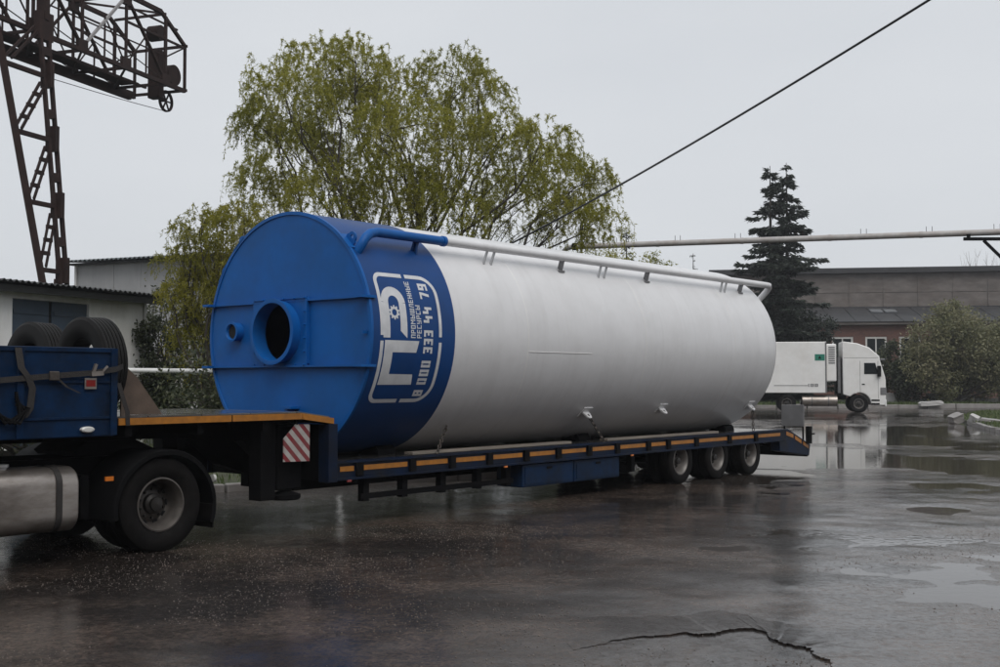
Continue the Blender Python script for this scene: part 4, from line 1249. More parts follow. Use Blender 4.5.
GL = {
    '0': (4, [rct(0, 0, 1.55, 6), rct(2.45, 0, 4, 6), rct(1.55, 4.8, 1.85, 6), rct(2.15, 4.8, 2.45, 6), rct(1.55, 0, 1.85, 1.2), rct(2.15, 0, 2.45, 1.2)]),
    '3': (4, [rct(0, 4.8, 4, 6), rct(.8, 2.4, 2.45, 3.6), rct(0, 0, 2.45, 1.2), rct(2.45, 0, 4, 4.8)]),
    '4': (4, [rct(0, 2.3, 1.55, 6), rct(1.55, 2.3, 2.45, 3.5), rct(2.45, 0, 4, 4.6)]),
    '7': (4, [rct(0, 4.8, 4, 6), ((1.4, 0), (3.0, 0), (4, 4.8), (2.4, 4.8))]),
    '9': (4, [rct(2.45, 0, 4, 4.8), rct(0, 4.8, 4, 6), rct(0, 2.4, 1.55, 4.8), rct(1.55, 2.4, 2.45, 3.5), rct(0, 0, 2.45, 1.2)]),
    '8': (4, [rct(0, 0, 1.55, 6), rct(2.45, 0, 4, 6), rct(1.55, 4.8, 2.45, 6), rct(1.55, 2.4, 2.45, 3.6), rct(1.55, 0, 2.45, 1.2)]),
    '1': (2, [rct(.4, 0, 1.6, 6)]),
    'П': (4, [rct(0, 0, 1.1, 6), rct(2.9, 0, 4, 6), rct(1.1, 5, 2.9, 6)]),
    'Р': (4, [rct(0, 0, 1.1, 6), rct(1.1, 5, 4, 6), rct(2.9, 3.2, 4, 5), rct(1.1, 2.3, 4, 3.2)]),
    'О': (4, [rct(0, 0, 1.1, 6), rct(2.9, 0, 4, 6), rct(1.1, 5, 2.9, 6), rct(1.1, 0, 2.9, 1)]),
    'М': (5, [rct(0, 0, 1.1, 6), rct(3.9, 0, 5, 6), ((1.1, 4.4), (2.5, 2.2), (2.5, 3.8), (1.1, 6)), ((2.5, 2.2), (3.9, 4.4), (3.9, 6), (2.5, 3.8))]),
    'Ы': (5.2, [rct(0, 0, 1.1, 6), rct(1.1, 2.9, 3.3, 3.8), rct(1.1, 0, 3.3, .9), rct(2.3, .9, 3.3, 2.9), rct(4.1, 0, 5.2, 6)]),
    'Ш': (5.2, [rct(0, 0, 1.1, 6), rct(2.05, 0, 3.15, 6), rct(4.1, 0, 5.2, 6), rct(1.1, 0, 2.05, .9), rct(3.15, 0, 4.1, .9)]),
    'Л': (4.2, [rct(3.1, 0, 4.2, 6), rct(1.9, 5, 3.1, 6), ((0, 0), (1.1, 0), (1.9, 6), (.9, 6))]),
    'Е': (4, [rct(0, 0, 1.1, 6), rct(1.1, 5, 4, 6), rct(1.1, 2.6, 3.5, 3.5), rct(1.1, 0, 4, 1)]),
    'Н': (4, [rct(0, 0, 1.1, 6), rct(2.9, 0, 4, 6), rct(1.1, 2.5, 2.9, 3.4)]),
    'С': (4, [rct(0, 0, 1.1, 6), rct(1.1, 5, 4, 6), rct(1.1, 0, 4, 1)]),
    'У': (4, [rct(2.9, 0, 4, 6), rct(0, 2.5, 1.1, 6), rct(1.1, 2.5, 2.9, 3.4), rct(0, 0, 2.9, 1)]),
}


def text(s_, x0, x1, y0, h, gap=1.2):
    W = sum(GL[c][0] if c != ' ' else 2.2 for c in s_) + gap * (len(s_) - 1)
    k = (x1 - x0) / W; ky = h / 6
    out = []; x = 0
    for c in s_:
        if c == ' ': x += 2.2 + gap; continue
        w, qs = GL[c]
        for q in qs: out.append(tuple((x0 + (x + p[0]) * k, y0 + p[1] * ky) for p in q))
        x += w + gap
    return out


wrap(text('ПРОМЫШЛЕННЫЕ', XP(-2.3), XP(24.4), YU(.780), .084), 'company_lettering')
wrap(text('РЕСУРСЫ', XP(-2.3), XP(13), YU(.890), .084), 'company_lettering')
for s_, a, b in (('8', -30.2, -27), ('000', -24.2, -12.6), ('333', -9.2, 1.5), ('44', 5.0, 12.4), ('79', 16.2, 24)):
    wrap(text(s_, XP(a), XP(b), YU(1.105), .17, 1.2), 'phone_digits')

# timber cradles under the silo and the lashing chains
for u, lab in ((1.2, 'dark timber cradle under the blue end of the silo'), (5.8, 'dark timber cradle under the middle of the silo'), (10.75, 'dark timber chock wedged under the far end of the silo')):
    ck = rig('timber_cradle', lab, 'chock', (u, 0, .826), 'cradles under the silo')
    for sy in (-1, 1):
        pts = [(sy * y, TZ - math.sqrt((TR + .006) ** 2 - y * y)) for y in np.linspace(.30, .62, 9)]
        pts = [(sy * .30, .8262)] + pts + [(sy * .66, .90), (sy * .68, .8262)]
        pts = [(p[0], max(p[1], .8264 if i else .8262)) for i, p in enumerate(pts)]
        pts = [pts[0]] + [p for p in pts[1:-1] if p[1] > .828] + [pts[-1]]
        if sy > 0: pts = pts[::-1]
        o = MB().prism(pts, u - .17, u + .17, axis='x').build('wedge', 'dark_frame', ck, smooth=False)
        fix_normals(o)


for k, (a, b, lab) in enumerate(((1.3, 4.9, 'pale wet plank lying along the deck edge below the middle of the silo'), (5.9, 9.6, 'pale wet plank lying along the deck edge above the trailer wheels'))):
    pk_ = rig('timber_plank', lab, 'plank', ((a + b) / 2, -1.0, .828), 'planks along the deck edge')
    MB().box(a, b, -1.06, -.90, .8285, .868).build('board', 'plank', pk_, smooth=False, bev=.006)


def chain(label, p, q, link=.075):
    p, q = Vector(p), Vector(q)
    d = q - p; L = d.length; n = int(L / (link * .72)); e = d.normalized()
    a = e.cross(Vector((0, 0, 1))).normalized(); b = e.cross(a)
    root = rig('lashing_chain', label, 'chain', tuple(q), 'chains that lash the silo to the trailer')
    for k in range(n):
        c = p + d * ((k + .5) / n)
        s1 = a if k % 2 else b
        path = [c + e * (math.cos(t) * link * .5) + s1 * (math.sin(t) * link * .3) for t in np.linspace(0, 2 * PI, 9)]
        MB().tube(path, .0085, 5, caps=False).build('chain_link', 'chain', root)


chain('lashing chain from the middle lug of the silo to the deck', cyl_pt(5.12, -43.5, 1.70), (5.55, -1.23, .84))
chain('lashing chain from the rear lug down to the deck', cyl_pt(10.6, -42.6, 1.70), (10.72, -1.20, .84))
chain('lashing chain from under the blue band of the silo', cyl_pt(2.0, -50, 1.61), (1.62, -1.20, .84))

# ------------------------------------------------------------------ spare tyres and loose load on the gooseneck
def spare(label, u, v, z, R=.525, W=.30, tilt=0.0):
    root = rig('spare_tyre', label, 'tyre', (u, -v, z - R), 'tyres stacked behind the blue box')
    root.rotation_euler = (tilt, 0, RZ + PI / 2)
    h = W / 2
    prof = [(R * .55, -h * .7), (R * .68, -h * .97), (R * .82, -h), (R * .94, -h * .95), (R * .985, -h * .82)]
    g = np.linspace(-.70, .70, 6)
    for i, t in enumerate(g):
        prof += [(R, h * (t - .10)), (R, h * (t + .10))]
        if i < 5: prof += [(R * .972, h * (t + .115)), (R * .972, h * (g[i + 1] - .115))]
    prof += [(R * .985, h * .82), (R * .94, h * .95), (R * .82, h), (R * .68, h * .97), (R * .55, h * .7), (R * .54, 0)]
    m = MB(); m.lathe(prof, 44, 'y', (0, 0, R), closed=True)
    o = m.build('tread_and_walls', 'spare_rubber', None, angle=30); o.parent = root
    m = MB(); m.lathe([(R * .55, -h * .7), (R * .60, -h * .60), (R * .60, h * .60), (R * .55, h * .7)], 44, 'y', (0, 0, R))
    o = m.build('inner_liner', 'void', None); o.parent = root


spare('worn lorry tyre standing at the near corner behind the blue box', -3.10, .47, 1.985)
spare('worn lorry tyre standing further left behind the blue box', -3.12, -.66, 1.965, tilt=.04)
bd = rig('leaning_board', 'wet brown board leaning against the tyre behind the box', 'board', (-2.75, -.75, 1.452))
m = MB(); m.prism([(-2.93, 1.455), (-2.42, 1.455), (-2.74, 1.86), (-2.93, 2.02)], -.80, -.775); fix_normals(m.build('panel', 'plywood', bd, smooth=False))


def strap(label, path, w=.06):
    root = rig('lashing_strap', label, 'strap', path[0], 'straps around the blue box')
    vs = []
    for p in path:
        p = Vector(p)
        vs += [p + Vector((0, 0, w / 2)), p - Vector((0, 0, w / 2)), p + Vector((0, .004, -w / 2)), p + Vector((0, .004, w / 2))]
    fs = []
    for k in range(len(path) - 1):
        for j in range(4):
            fs.append((4 * k + j, 4 * k + (j + 1) % 4, 4 * k + 4 + (j + 1) % 4, 4 * k + 4 + j))
    m = MB(); m.add(vs, fs); o = m.build('webbing', 'webbing', root, smooth=True, angle=60); fix_normals(o)
    m = MB(); p = Vector(path[len(path) // 2]); m.box(p.x - .05, p.x + .05, p.y - .02, p.y + .006, p.z - .045, p.z + .045); m.build('ratchet', 'chain', root, smooth=False, bev=.008)


strap('dark webbing strap running level round the blue box', [(-5.3, -1.305, 1.86), (-4.9, -1.31, 1.80), (-4.5, -1.312, 1.83), (-4.32, -1.32, 1.845), (-4.0, -1.312, 1.87), (-3.6, -1.315, 1.90), (-3.32, -1.312, 1.94), (-3.2, -1.25, 1.97)], .055)


def vstrap(label, path, w=.07):
    root = rig('lashing_strap', label, 'strap', path[-1], 'straps around the blue box')
    vs = []
    for p in path:
        p = Vector(p)
        vs += [p + Vector((-w / 2, 0, 0)), p + Vector((w / 2, 0, 0)), p + Vector((w / 2, .004, 0)), p + Vector((-w / 2, .004, 0))]
    fs = []
    for k in range(len(path) - 1):
        for j in range(4):
            fs.append((4 * k + j, 4 * k + (j + 1) % 4, 4 * k + 4 + (j + 1) % 4, 4 * k + 4 + j))
    m = MB(); m.add(vs, fs); o = m.build('webbing', 'webbing', root, angle=60); fix_normals(o)


vstrap('slack strap hanging down the left of the blue box', [(-4.36, -1.30, 2.14), (-4.34, -1.325, 1.95), (-4.27, -1.33, 1.86), (-4.22, -1.32, 1.75), (-4.24, -1.315, 1.55), (-4.30, -1.315, 1.47)])
vstrap('loose strap end hanging over the orange tape by the box', [(-3.26, -1.27, 1.80), (-3.22, -1.285, 1.65), (-3.16, -1.28, 1.50), (-3.15, -1.275, 1.36)], .05)
vstrap('thin slack strap crossing the blue box diagonally', [(-3.98, -1.325, 1.86), (-3.86, -1.32, 1.76), (-3.72, -1.318, 1.70), (-3.62, -1.318, 1.70)], .03)
# ------------------------------------------------------------------ parked white articulated lorry in the distance
LZ = R_(180 - 11)          # its local -x end points right and a little towards the camera
la = thing('articulated_lorry', 'white refrigerated articulated lorry parked in front of the brick building', 'lorry', (20.25, 66.2, 0), LZ)
# local frame: front axle at x = 0, cab front at x = -1.40, trailer to +x; its right-hand side faces the camera
cab(la, -1.45, 'truck_white', flip=1)
for y in (-.42, .42):
    MB().box(.6, 5.2, y - .05, y + .05, .72, .98).build('chassis_rail', 'dark_frame', la, smooth=False)
for sy in (-1, 1):
    wheel(la, (0, sy * 1.06, .51), .51, .30, side=sy, rim='rim_light', dual=False, holes=8)
    wheel(la, (3.9, sy * 1.06, .51), .51, .29, side=sy, rim='rim_light', holes=8)
    for x in (9.3, 10.6, 11.9):
        wheel(la, (x, sy * 1.06, .51), .51, .30, side=sy, rim='rim_light', dual=False, holes=8)
    m = MB(); m.tube([(1.15, sy * .95, .66), (3.05, sy * .95, .66)], .30, 20); m.build('fuel_tank', 'alu', la)
    for x in (1.6, 2.5):
        m = MB(); m.tube([(x, sy * .95, .66), (x + .05, sy * .95, .66)], .308, 20); m.build('tank_strap', 'truck_grey', la)
    m = MB(); m.box(3.12, 4.7, min(sy * .75, sy * 1.22), max(sy * .75, sy * 1.22), 1.06, 1.10); m.build('mudguard', 'black', la, smooth=False)
bx = MB().box(1.72, 14.9, -1.27, 1.27, 1.10, 3.98).build('cargo_box', 'truck_white', la, smooth=False, bev=.03)
for sy in (-1, 1):
    y0, y1 = sorted((sy * 1.271, sy * 1.278))
    for a, b in ((1.715, 1.80), (5.4, 5.43), (9.5, 9.53)):
        MB().box(a, b, y0, y1, 1.12, 3.96).build('box_trim', 'truck_grey' if a < 2 else 'truck_white', la, smooth=False)
    MB().box(1.85, 14.8, y0, y1, 1.12, 1.20).build('lower_rail', 'truck_white', la, smooth=False)
    for a, b in ((2.75, 4.6), (5.45, 7.2)):
        MB().box(a, b, y0, y1, 1.50, 1.535).build('marking_line', 'truck_grey', la, smooth=False)
    MB().box(1.82, 2.36, y0, y1, 2.92, 3.28).build('green_sticker', 'sticker_green', la, smooth=False)
    m = MB(); m.add([(2.0, sy * 1.28, 3.02), (2.18, sy * 1.28, 3.02), (2.09, sy * 1.28, 3.2)], [(0, 1, 2)]); m.build('sticker_mark', 'black', la, smooth=False)
# small number on the flank
def flat_text(s_, x0, w, z0, h, y):
    m = MB()
    for q in text(s_, 0, w, 0, h, 1.2):
        m.add([(x0 - p[0], y, z0 + p[1]) for p in q], [(0, 1, 2, 3)])
    return m
flat_text('100', 2.75, .55, 1.45, .17, 1.2795).build('number_lettering', 'truck_grey', la, smooth=False)
rf = MB().box(1.17, 1.715, -1.05, 1.05, 1.75, 3.86).build('reefer_unit', 'truck_white', la, smooth=False, bev=.06)
for k in range(8):
    MB().box(1.25, 1.60, 1.052, 1.062, 2.75 + k * .125, 2.82 + k * .125).build('vent_slat', 'truck_grey', la, smooth=False)
for k in range(6):
    MB().box(1.25, 1.60, -1.062, -1.052, 2.75 + k * .125, 2.82 + k * .125).build('vent_slat', 'truck_grey', la, smooth=False)
MB().box(.90, 1.12, -1.0, .80, 1.0, 3.1).build('gap_shade_panel', 'dark_frame', la, smooth=False)  # dark panel added to deepen the shade of the gap behind the cab
m = MB(); m.tube([(1.02, .98, 1.1), (1.02, .98, 3.1)], .09, 12); m.build('exhaust_stack', 'truck_grey', la)
MB().box(5.5, 8.6, -1.1, 1.1, .55, 1.098).build('pallet_box', 'truck_grey', la, smooth=False)
for x in (0, 3.9, 9.3, 10.6, 11.9):
    m = MB(); m.tube([(x, -.95, .51), (x, .95, .51)], .07, 10); m.build('axle', 'dark_frame', la)
MB().box(8.6, 14.8, -.6, .6, .8, 1.098).build('trailer_frame', 'dark_frame', la, smooth=False)


# ------------------------------------------------------------------ gantry crane behind the garage
cdir = Vector((0.328, 0.945, 0)).normalized()
G0 = Vector((-14.5, 45.05, 0))           # plan position of the bridge's right-hand end (far chord)
cr = thing('gantry_crane', 'rust brown lattice gantry crane towering behind the white garage', 'crane', (G0.x, G0.y, 0), math.atan2(cdir.y, cdir.x))
# local frame: x along the bridge (0 = tip, negative towards the leg), y = 0 far truss ... y = -2.3 near truss, z up
ZB, ZT, WY = 13.0, 15.65, -2.3
XL = -26.0


def bar(p, q, w=.12, h=None, name='beam', mat='rust', par=None):
    return MB().beam(p, q, w * .82, (h or w) * .85).build(name, mat, par or cr, smooth=False)


panel = 2.35
xs = [-0.9 - panel * k for k in range(11)]
for y in (0, WY):
    bar((XL, y, ZB), (.35, y, ZB), .16, .30 if y == 0 else .17, 'bottom_chord')
    bar((XL, y, ZT), (xs[0] - .3, y, ZT), .16, .18, 'top_chord')
    bar((xs[0] - .3, y, ZT), (.35, y, ZB + 1.75), .13, .15, 'end_chord')
    bar((.35, y, ZB + 1.75), (.35, y, ZB), .11, .11, 'end_post')
    bar((xs[1], y, ZB + 1.68), (.35, y, ZB + 1.68), .09, .09, 'end_rail')
    bar((xs[1], y, ZB + 2.25), (-.15, y, ZB + 2.25), .07, .07, 'end_rail')
    bar((xs[0], y, ZB + 1.0), (.35, y, ZB + 1.7), .06, .06, 'end_brace')
    for k, x in enumerate(xs):
        if k == 0: bar((x, y, ZB), (x, y, ZT - .1), .12, .12, 'post')
        else: bar((x, y, ZB), (x, y, ZT), .10, .10, 'post')
        if k < len(xs) - 1:
            x2 = xs[k + 1]
            if k % 2 == 0: bar((x, y, ZB + .1), (x2, y, ZT - .05), .13, .10, 'diagonal', 'rust')
            else: bar((x, y, ZT - .05), (x2, y, ZB + .1), .11, .10, 'diagonal', 'rust_light' if (k == 1 and y) else 'rust')
            xm = (x + x2) / 2
            bar((xm, y, ZB + .1), (xm, y, ZB + 1.5), .06, .06, 'hanger')
            bar((xm, y, ZB + 1.5), (x if k % 2 else x2, y, ZB + .1), .05, .05, 'sub_diagonal')
            bar((x, y, ZB + .1), (x2, y, ZB + .62), .035, .035, 'stay')
            # gusset plates at the joints
            MB().box(x - .24, x + .24, y - .065, y + .065, ZB + .05, ZB + .36).build('gusset', 'rust', cr, smooth=False)
            if k: MB().box(x - .22, x + .22, y - .07, y + .07, ZT - .38, ZT - .02).build('gusset', 'rust', cr, smooth=False)
    bar((XL, y, ZB + 1.05), (xs[0], y, ZB + 1.05), .05, .05, 'handrail')
for k, x in enumerate(xs):
    bar((x, 0, ZB), (x, WY, ZB), .10, .12, 'cross_beam')
    bar((x, 0, ZT), (x, WY, ZT), .10, .10, 'cross_beam')
    if k < len(xs) - 1:
        bar((x, 0, ZB), (xs[k + 1], WY, ZB), .08, .08, 'wind_brace')
        bar((x, WY, ZT), (xs[k + 1], 0, ZT), .08, .08, 'wind_brace')
for z in (ZB + 1.75, ZB + .02):
    bar((.35, .1, z), (.35, WY - .1, z), .10, .12, 'cross_beam')
bar((XL, -.35, ZB - .30), (-.4, -.35, ZB - .30), .18, .14, 'runway_rail')
bar((XL, WY + .35, ZB - .30), (-1.6, WY + .35, ZB - .30), .10, .10, 'runway_rail')
# walkway planks seen as a thin floor
MB().box(XL, -.6, -.9, -.1, ZB + .17, ZB + .21).build('walkway', 'rust', cr, smooth=False)
# hoist and sheaves at the tip
MB().box(-.62, -.25, -1.8, -1.3, ZB - .42, ZB + 1.45).build('hoist_block', 'rust', cr, smooth=False, bev=.04)
m = MB(); m.tube([(.0, -2.1, ZB + .55), (.0, -1.2, ZB + .55)], .40, 22); m.build('cable_drum', 'rust', cr)
m = MB(); m.tube([(-.45, -1.8, ZB + 2.1), (-.45, -1.3, ZB + 2.1)], .30, 18); m.build('cable_drum', 'rust', cr)
shv = sub_empty('sheave', cr, (.15, -1.6, ZB - .38))
m = MB(); m.lathe([(.36, -.05), (.42, -.05), (.42, .05), (.36, .05)], 28, closed=True); m.build('rim', 'rust', shv)
for k in range(3):
    a = PI * k / 3
    MB().beam((math.cos(a) * .38, 0, math.sin(a) * .38), (-math.cos(a) * .38, 0, -math.sin(a) * .38), .05, .05, (0, 1, 0)).build('spoke', 'rust', shv, smooth=False)
bar((-.4, -1.5, ZB + .1), (.15, -1.5, ZB - .38), .14, .10, 'sheave_bracket')
m = MB()
m.tube([Vector((.1, -1.6, ZB - .78)).lerp(Vector((-26, -1.6, ZB - .6)), t) + Vector((0, 0, -1.3 * 4 * t * (1 - t) * .35)) for t in np.linspace(0, 1, 14)], .014, 5)
m.build('hoist_rope', 'cable', cr)
# near support leg: two battened columns that meet at the foot
LX, LY = -7.95, WY - .35
FT = (-8.3, WY - 2.1, 0.0)
topA, topB = Vector((LX - 2.15, LY, ZB + .3)), Vector((LX + .05, LY, ZT + .5))
topBm = Vector((LX + .05, LY, ZB + .3))
foot = Vector(FT)


def column(p, q, wid, name):
    """a column of two channels tied by batten plates; wid = spacing along x"""
    p, q = Vector(p), Vector(q)
    for s_ in (-1, 1):
        bar(p + Vector((s_ * wid / 2, 0, 0)), q + Vector((s_ * wid / 2 * .8, 0, 0)), .11, .16, 'column_channel')
    n = int((q - p).length / 1.0)
    for k in range(1, n):
        c = p + (q - p) * (k / n)
        e = (q - p).normalized()
        MB().beam(c - e * .14, c + e * .14, wid, .12).build('batten_plate', 'rust', cr, smooth=False)


bar(topA, foot + Vector((-.15, 0, 0)), .36, .24, 'leg_column')
column(topBm, foot + Vector((.08, 0, 0)), .36, 'leg_column')
bar(topBm, topB, .42, .26, 'leg_head')
MB().box(LX - .25, LX + .38, LY - .14, LY + .10, ZB - .35, ZB + .55).build('gusset', 'rust', cr, smooth=False)


def lerp(a, b, t): return a + (b - a) * t
fa, fb_ = foot + Vector((-.15, 0, 0)), foot + Vector((.08, 0, 0))
lev = [.14, .295, .455, .61, .75]
for i, t in enumerate(lev):
    a, b = lerp(topA, fa, t), lerp(topBm, fb_, t)
    bar(a, b, .15, .16, 'tie_bar')
    MB().beam(b + Vector((0, .0, .45)), b - Vector((0, 0, .35)), .40, .17).build('gusset', 'rust', cr, smooth=False)
    if i < len(lev) - 1:
        a2 = lerp(topA, fa, lev[i + 1])
        for s_ in (-.13, .13):
            bar(b + Vector((s_ - .2, 0, -.25)), a2 + Vector((s_ + .12, 0, .1)), .07, .10, 'leg_diagonal')
        for f_ in (.25, .5, .75):
            c = lerp(b + Vector((-.2, 0, -.25)), a2 + Vector((.12, 0, .1)), f_)
            MB().box(c.x - .16, c.x + .16, c.y - .05, c.y + .05, c.z - .06, c.z + .06).build('batten_plate', 'rust', cr, smooth=False)
a0, b0 = lerp(topA, fa, 0), lerp(topBm, fb_, 0)
for s_ in (-.13, .13):
    bar(b0 + Vector((s_ - .25, 0, -.3)), lerp(topA, fa, lev[0]) + Vector((s_ + .2, 0, .2)), .07, .10, 'leg_diagonal')
# mirrored far leg, leaning the other way
foot2 = Vector((-8.3, 2.1, 0))
bar(Vector((LX - 1.75, .35, ZB + .3)), foot2 + Vector((-.22, 0, 0)), .30, .22, 'leg_column')
bar(Vector((LX + .05, .35, ZT)), foot2 + Vector((.22, 0, 0)), .30, .22, 'leg_column')
bar(foot + Vector((0, -.6, .35)), foot2 + Vector((0, .6, .35)), .4, .5, 'sill_beam')


# ------------------------------------------------------------------ buildings
def corrugated(L, D, pitch, amp, z0, z1, thick=.012, seg=8):
    """sheet with waves running along depth; x 0..L, y 0..D, height z0 at y=0 to z1 at y=D"""
    n = int(L / pitch * seg)
    vs, fs = [], []
    for i in range(n + 1):
        x = L * i / n; w = amp * math.cos(2 * PI * x / pitch)
        vs += [(x, 0, z0 + w), (x, D, z1 + w), (x, D, z1 + w - thick), (x, 0, z0 + w - thick)]
    for i in range(n):
        for j in range(4):
            fs.append((4 * i + j, 4 * i + 4 + j, 4 * i + 4 + (j + 1) % 4, 4 * i + (j + 1) % 4))
    m = MB(); m.add(vs, fs); return m


# garage: the wall with the gate runs from near-left to far-right
ga, gb = Vector((-13.6, 22.0, 0)), Vector((-9.62, 31.35, 0))
gd = (gb - ga).normalized()
gar = thing('garage', 'low white garage with blue double gate and dark corrugated roof', 'garage', gb, math.atan2(gd.y, gd.x))
# local: x negative towards the camera's left end, y positive = into the building
GLn = (gb - ga).length
DX0, DX1 = -4.55, -2.05
def gbox(x0, x1, y0, y1, z0, z1, name, mat, par=None, **k): return MB().box(x0, x1, y0, y1, z0, z1).build(name, mat, par or gar, smooth=False, **k)
gbox(DX1, 0, 0, .25, 0, 3.92, 'wall', 'render_white')
gbox(-GLn, DX0, 0, .25, 0, 3.92, 'wall', 'render_white')
gbox(DX0, DX1, .02, .25, 3.75, 3.92, 'lintel', 'render_white')
gbox(-.25, 0, .252, 5.4, 0, 3.92, 'wall', 'render_white')
gbox(-GLn, 0, 5.4, 5.65, 0, 3.6, 'wall', 'render_white')
gbox(-.03, .06, -.06, .03, 0, 3.90, 'corner_trim', 'frame_white')
xm = (DX0 + DX1) / 2
for a, b in ((DX0 + .02, xm - .05), (xm + .05, DX1 - .02)):
    lf = gbox(a, b, .06, .12, .1, 3.74, 'gate_leaf', 'door_blue')
    for z in (.4, 1.9, 3.4):
        m = MB().box(a + .05, b - .05, .035, .058, z, z + .10).build('gate_rail', 'door_blue', lf, smooth=False)
gbox(xm - .05, xm + .05, .09, .14, .1, 3.74, 'gate_gap', 'void')
gbox(-GLn - .3, .28, -.42, -.34, 3.86, 4.02, 'fascia', 'asbestos_dark')
gbox(-GLn - .2, .25, -.33, 5.8, 3.925, 3.97, 'soffit', 'asbestos_dark')
m = corrugated(GLn + .85, 6.8, .18, .028, 0, -.25)
rf_ = m.build('roof_sheet', 'asbestos_dark', gar, angle=60); rf_.location = (-GLn - .45, -.62, 4.10); fix_normals(rf_)

# grey warehouse further back, its eave rising to the right
wa, wb = Vector((-22.2, 62.3, 0)), Vector((-11.0, 57.5, 0))
wd = (wb - wa).normalized()
wh = thing('warehouse', 'tall grey sheet clad warehouse with corrugated roof edge behind the young willow', 'warehouse', wa, math.atan2(wd.y, wd.x))
WL = (wb - wa).length + 4
for k in range(9):
    a = k * WL / 9
    MB().box(a + .015 - (.62 if k == 0 else 0), a + WL / 9 - .015, 0, .2, 0, 8.0).build('wall_panel', 'panel_grey', wh, smooth=False)
for k in range(1, 9):
    a = k * WL / 9
    MB().box(a - .06, a + .06, -.03, -.001, 0, 8.0).build('joint_cover', 'panel_grey', wh, smooth=False)
MB().box(-.75, -.62, -.1, .3, 0, 8.0).build('corner_post', 'frame_white', wh, smooth=False)
MB().box(0, WL, .201, 12, 0, 7.95).build('building_core', 'panel_grey', wh, smooth=False)
MB().box(-1.1, WL + .5, -.35, .19, 8.002, 8.08).build('eave_beam', 'asbestos_dark', wh, smooth=False)
m = corrugated(WL + 2.2, 13.5, .30, .05, 0, 1.2)
r2 = m.build('roof_sheet', 'asbestos_grey', wh, angle=60); r2.location = (-1.2, -.8, 8.16); fix_normals(r2)

# long hall with a lower brick annex at the right
ha = Vector((20.2, 108.8, 0)); hb = Vector((62.0, 101.8, 0))
hd = (hb - ha).normalized()
hall = thing('factory_hall', 'long grey factory hall with flat dark roof edge behind the spruce', 'hall', ha, math.atan2(hd.y, hd.x))
HL = (hb - ha).length
MB().box(0, HL, .3, 18, 0, 11.6).build('hall_core', 'hall_grey', hall, smooth=False)
for k in range(14):
    a = k * HL / 14
    MB().box(a + .02, a + HL / 14 - .02, 0, .29, 9.85, 11.6).build('wall_panel', 'hall_grey', hall, smooth=False)
    MB().box(a + .02, a + HL / 14 - .02, .02, .29, 8.55, 9.82).build('wall_panel', 'hall_grey', hall, smooth=False)
    MB().box(a - .05, a + .05, -.05, -.001, 8.6, 11.6).build('pilaster', 'hall_grey', hall, smooth=False)
MB().box(-.6, HL + .6, -.55, 18.5, 11.62, 11.78).build('roof_edge', 'hall_dark', hall, smooth=False)
MB().box(-.6, HL + .6, -.50, 18.4, 11.80, 12.10).build('roof_slab', 'hall_dark', hall, smooth=False)
MB().box(0, HL, -.16, .29, 8.25, 8.53).build('sill_band', 'hall_dark', hall, smooth=False)

ax = thing('brick_annex', 'low brick building with white framed windows behind the parked lorry', 'building', ha + hd * 0.0 + Vector((hd.y, -hd.x, 0)) * 8.0, math.atan2(hd.y, hd.x))
# its front wall carries window openings: built pier by pier
wins = [(k * 2.75 + 1.35, k * 2.75 + 3.1) for k in range(14)]
edges = [0.0]
zs0, zs1, zt = 3.1, 5.5, 6.5
x0 = 0
for a, b in wins:
    MB().box(x0, a, 0, .4, 0, zt).build('wall_pier', 'brick', ax, smooth=False); x0 = b
MB().box(x0, HL, 0, .4, 0, zt).build('wall_pier', 'brick', ax, smooth=False)
for a, b in wins:
    MB().box(a, b, 0.003, .4, 0, zs0).build('wall_apron', 'brick', ax, smooth=False)
    MB().box(a, b, 0.003, .4, zs1, zt).build('wall_lintel', 'brick', ax, smooth=False)
    w = MB()
    for q in ((a + .0, a + .16, zs0, zs1), (b - .16, b - .0, zs0, zs1), (a + .161, b - .161, zs0, zs0 + .14), (a + .161, b - .161, zs1 - .16, zs1 + .0)):
        w.box(q[0], q[1], .04, .14, q[2], q[3])
    xm = (a + b) / 2
    w.box(xm - .05, xm + .05, .05, .13, zs0 + .141, zs1 - .161)
    fo = w.build('window_frame', 'frame_white', ax, smooth=False)
    MB().box(a + .16, b - .16, .15, .18, zs0 + .16, zs1 - .18).build('window_pane', 'glass', fo, smooth=False)
    MB().box(a - .2, b + .2, -.10, -.041, zs0 - .1, zs0 - .005).build('window_sill', 'frame_white', fo, smooth=False)
MB().box(.0, HL, .41, 7.7, 0, zt).build('annex_core', 'brick', ax, smooth=False)
MB().box(-.3, HL + .3, -.5, -.02, zt + .02, zt + .26).build('eave_board', 'hall_grey', ax, smooth=False)
m = MB(); m.prism([(-.62, zt + .28), (7.85, zt + 1.95), (7.85, zt + 1.80), (-.62, zt + .10 + .16)], -.3, HL + .3, axis='x'); fix_normals(m.build('annex_roof', 'annex_roof', ax, smooth=False))
for k in range(22):
    a = k * HL / 22
    m = MB(); m.beam((a, -.60, zt + .295), (a, 7.8, zt + 1.965), .06, .05); m.build('roof_rib', 'annex_roof', ax, smooth=False)
for k, x in enumerate((14.0, 15.2)):
    m = MB(); m.beam((x, 4.2, zt + 1.31), (x, 5.9, zt + 1.64), 1.0, .10); m.build('skylight', 'glass_dull', ax, smooth=False)

# low whitewashed wall pieces below the bushes
wx = thing('low_wall', 'low whitewashed wall of separate blocks half hidden under the bushes', 'wall', (25.5, 83.0, 0.12), .02)
for k in range(13):
    a = k * 1.7
    MB().box(a + .02, a + 1.6, 0, .3, 0, .62 + .22 * math.sin(k * 2.3)).build('wall_block', 'whitewash', wx, smooth=False, bev=.03)

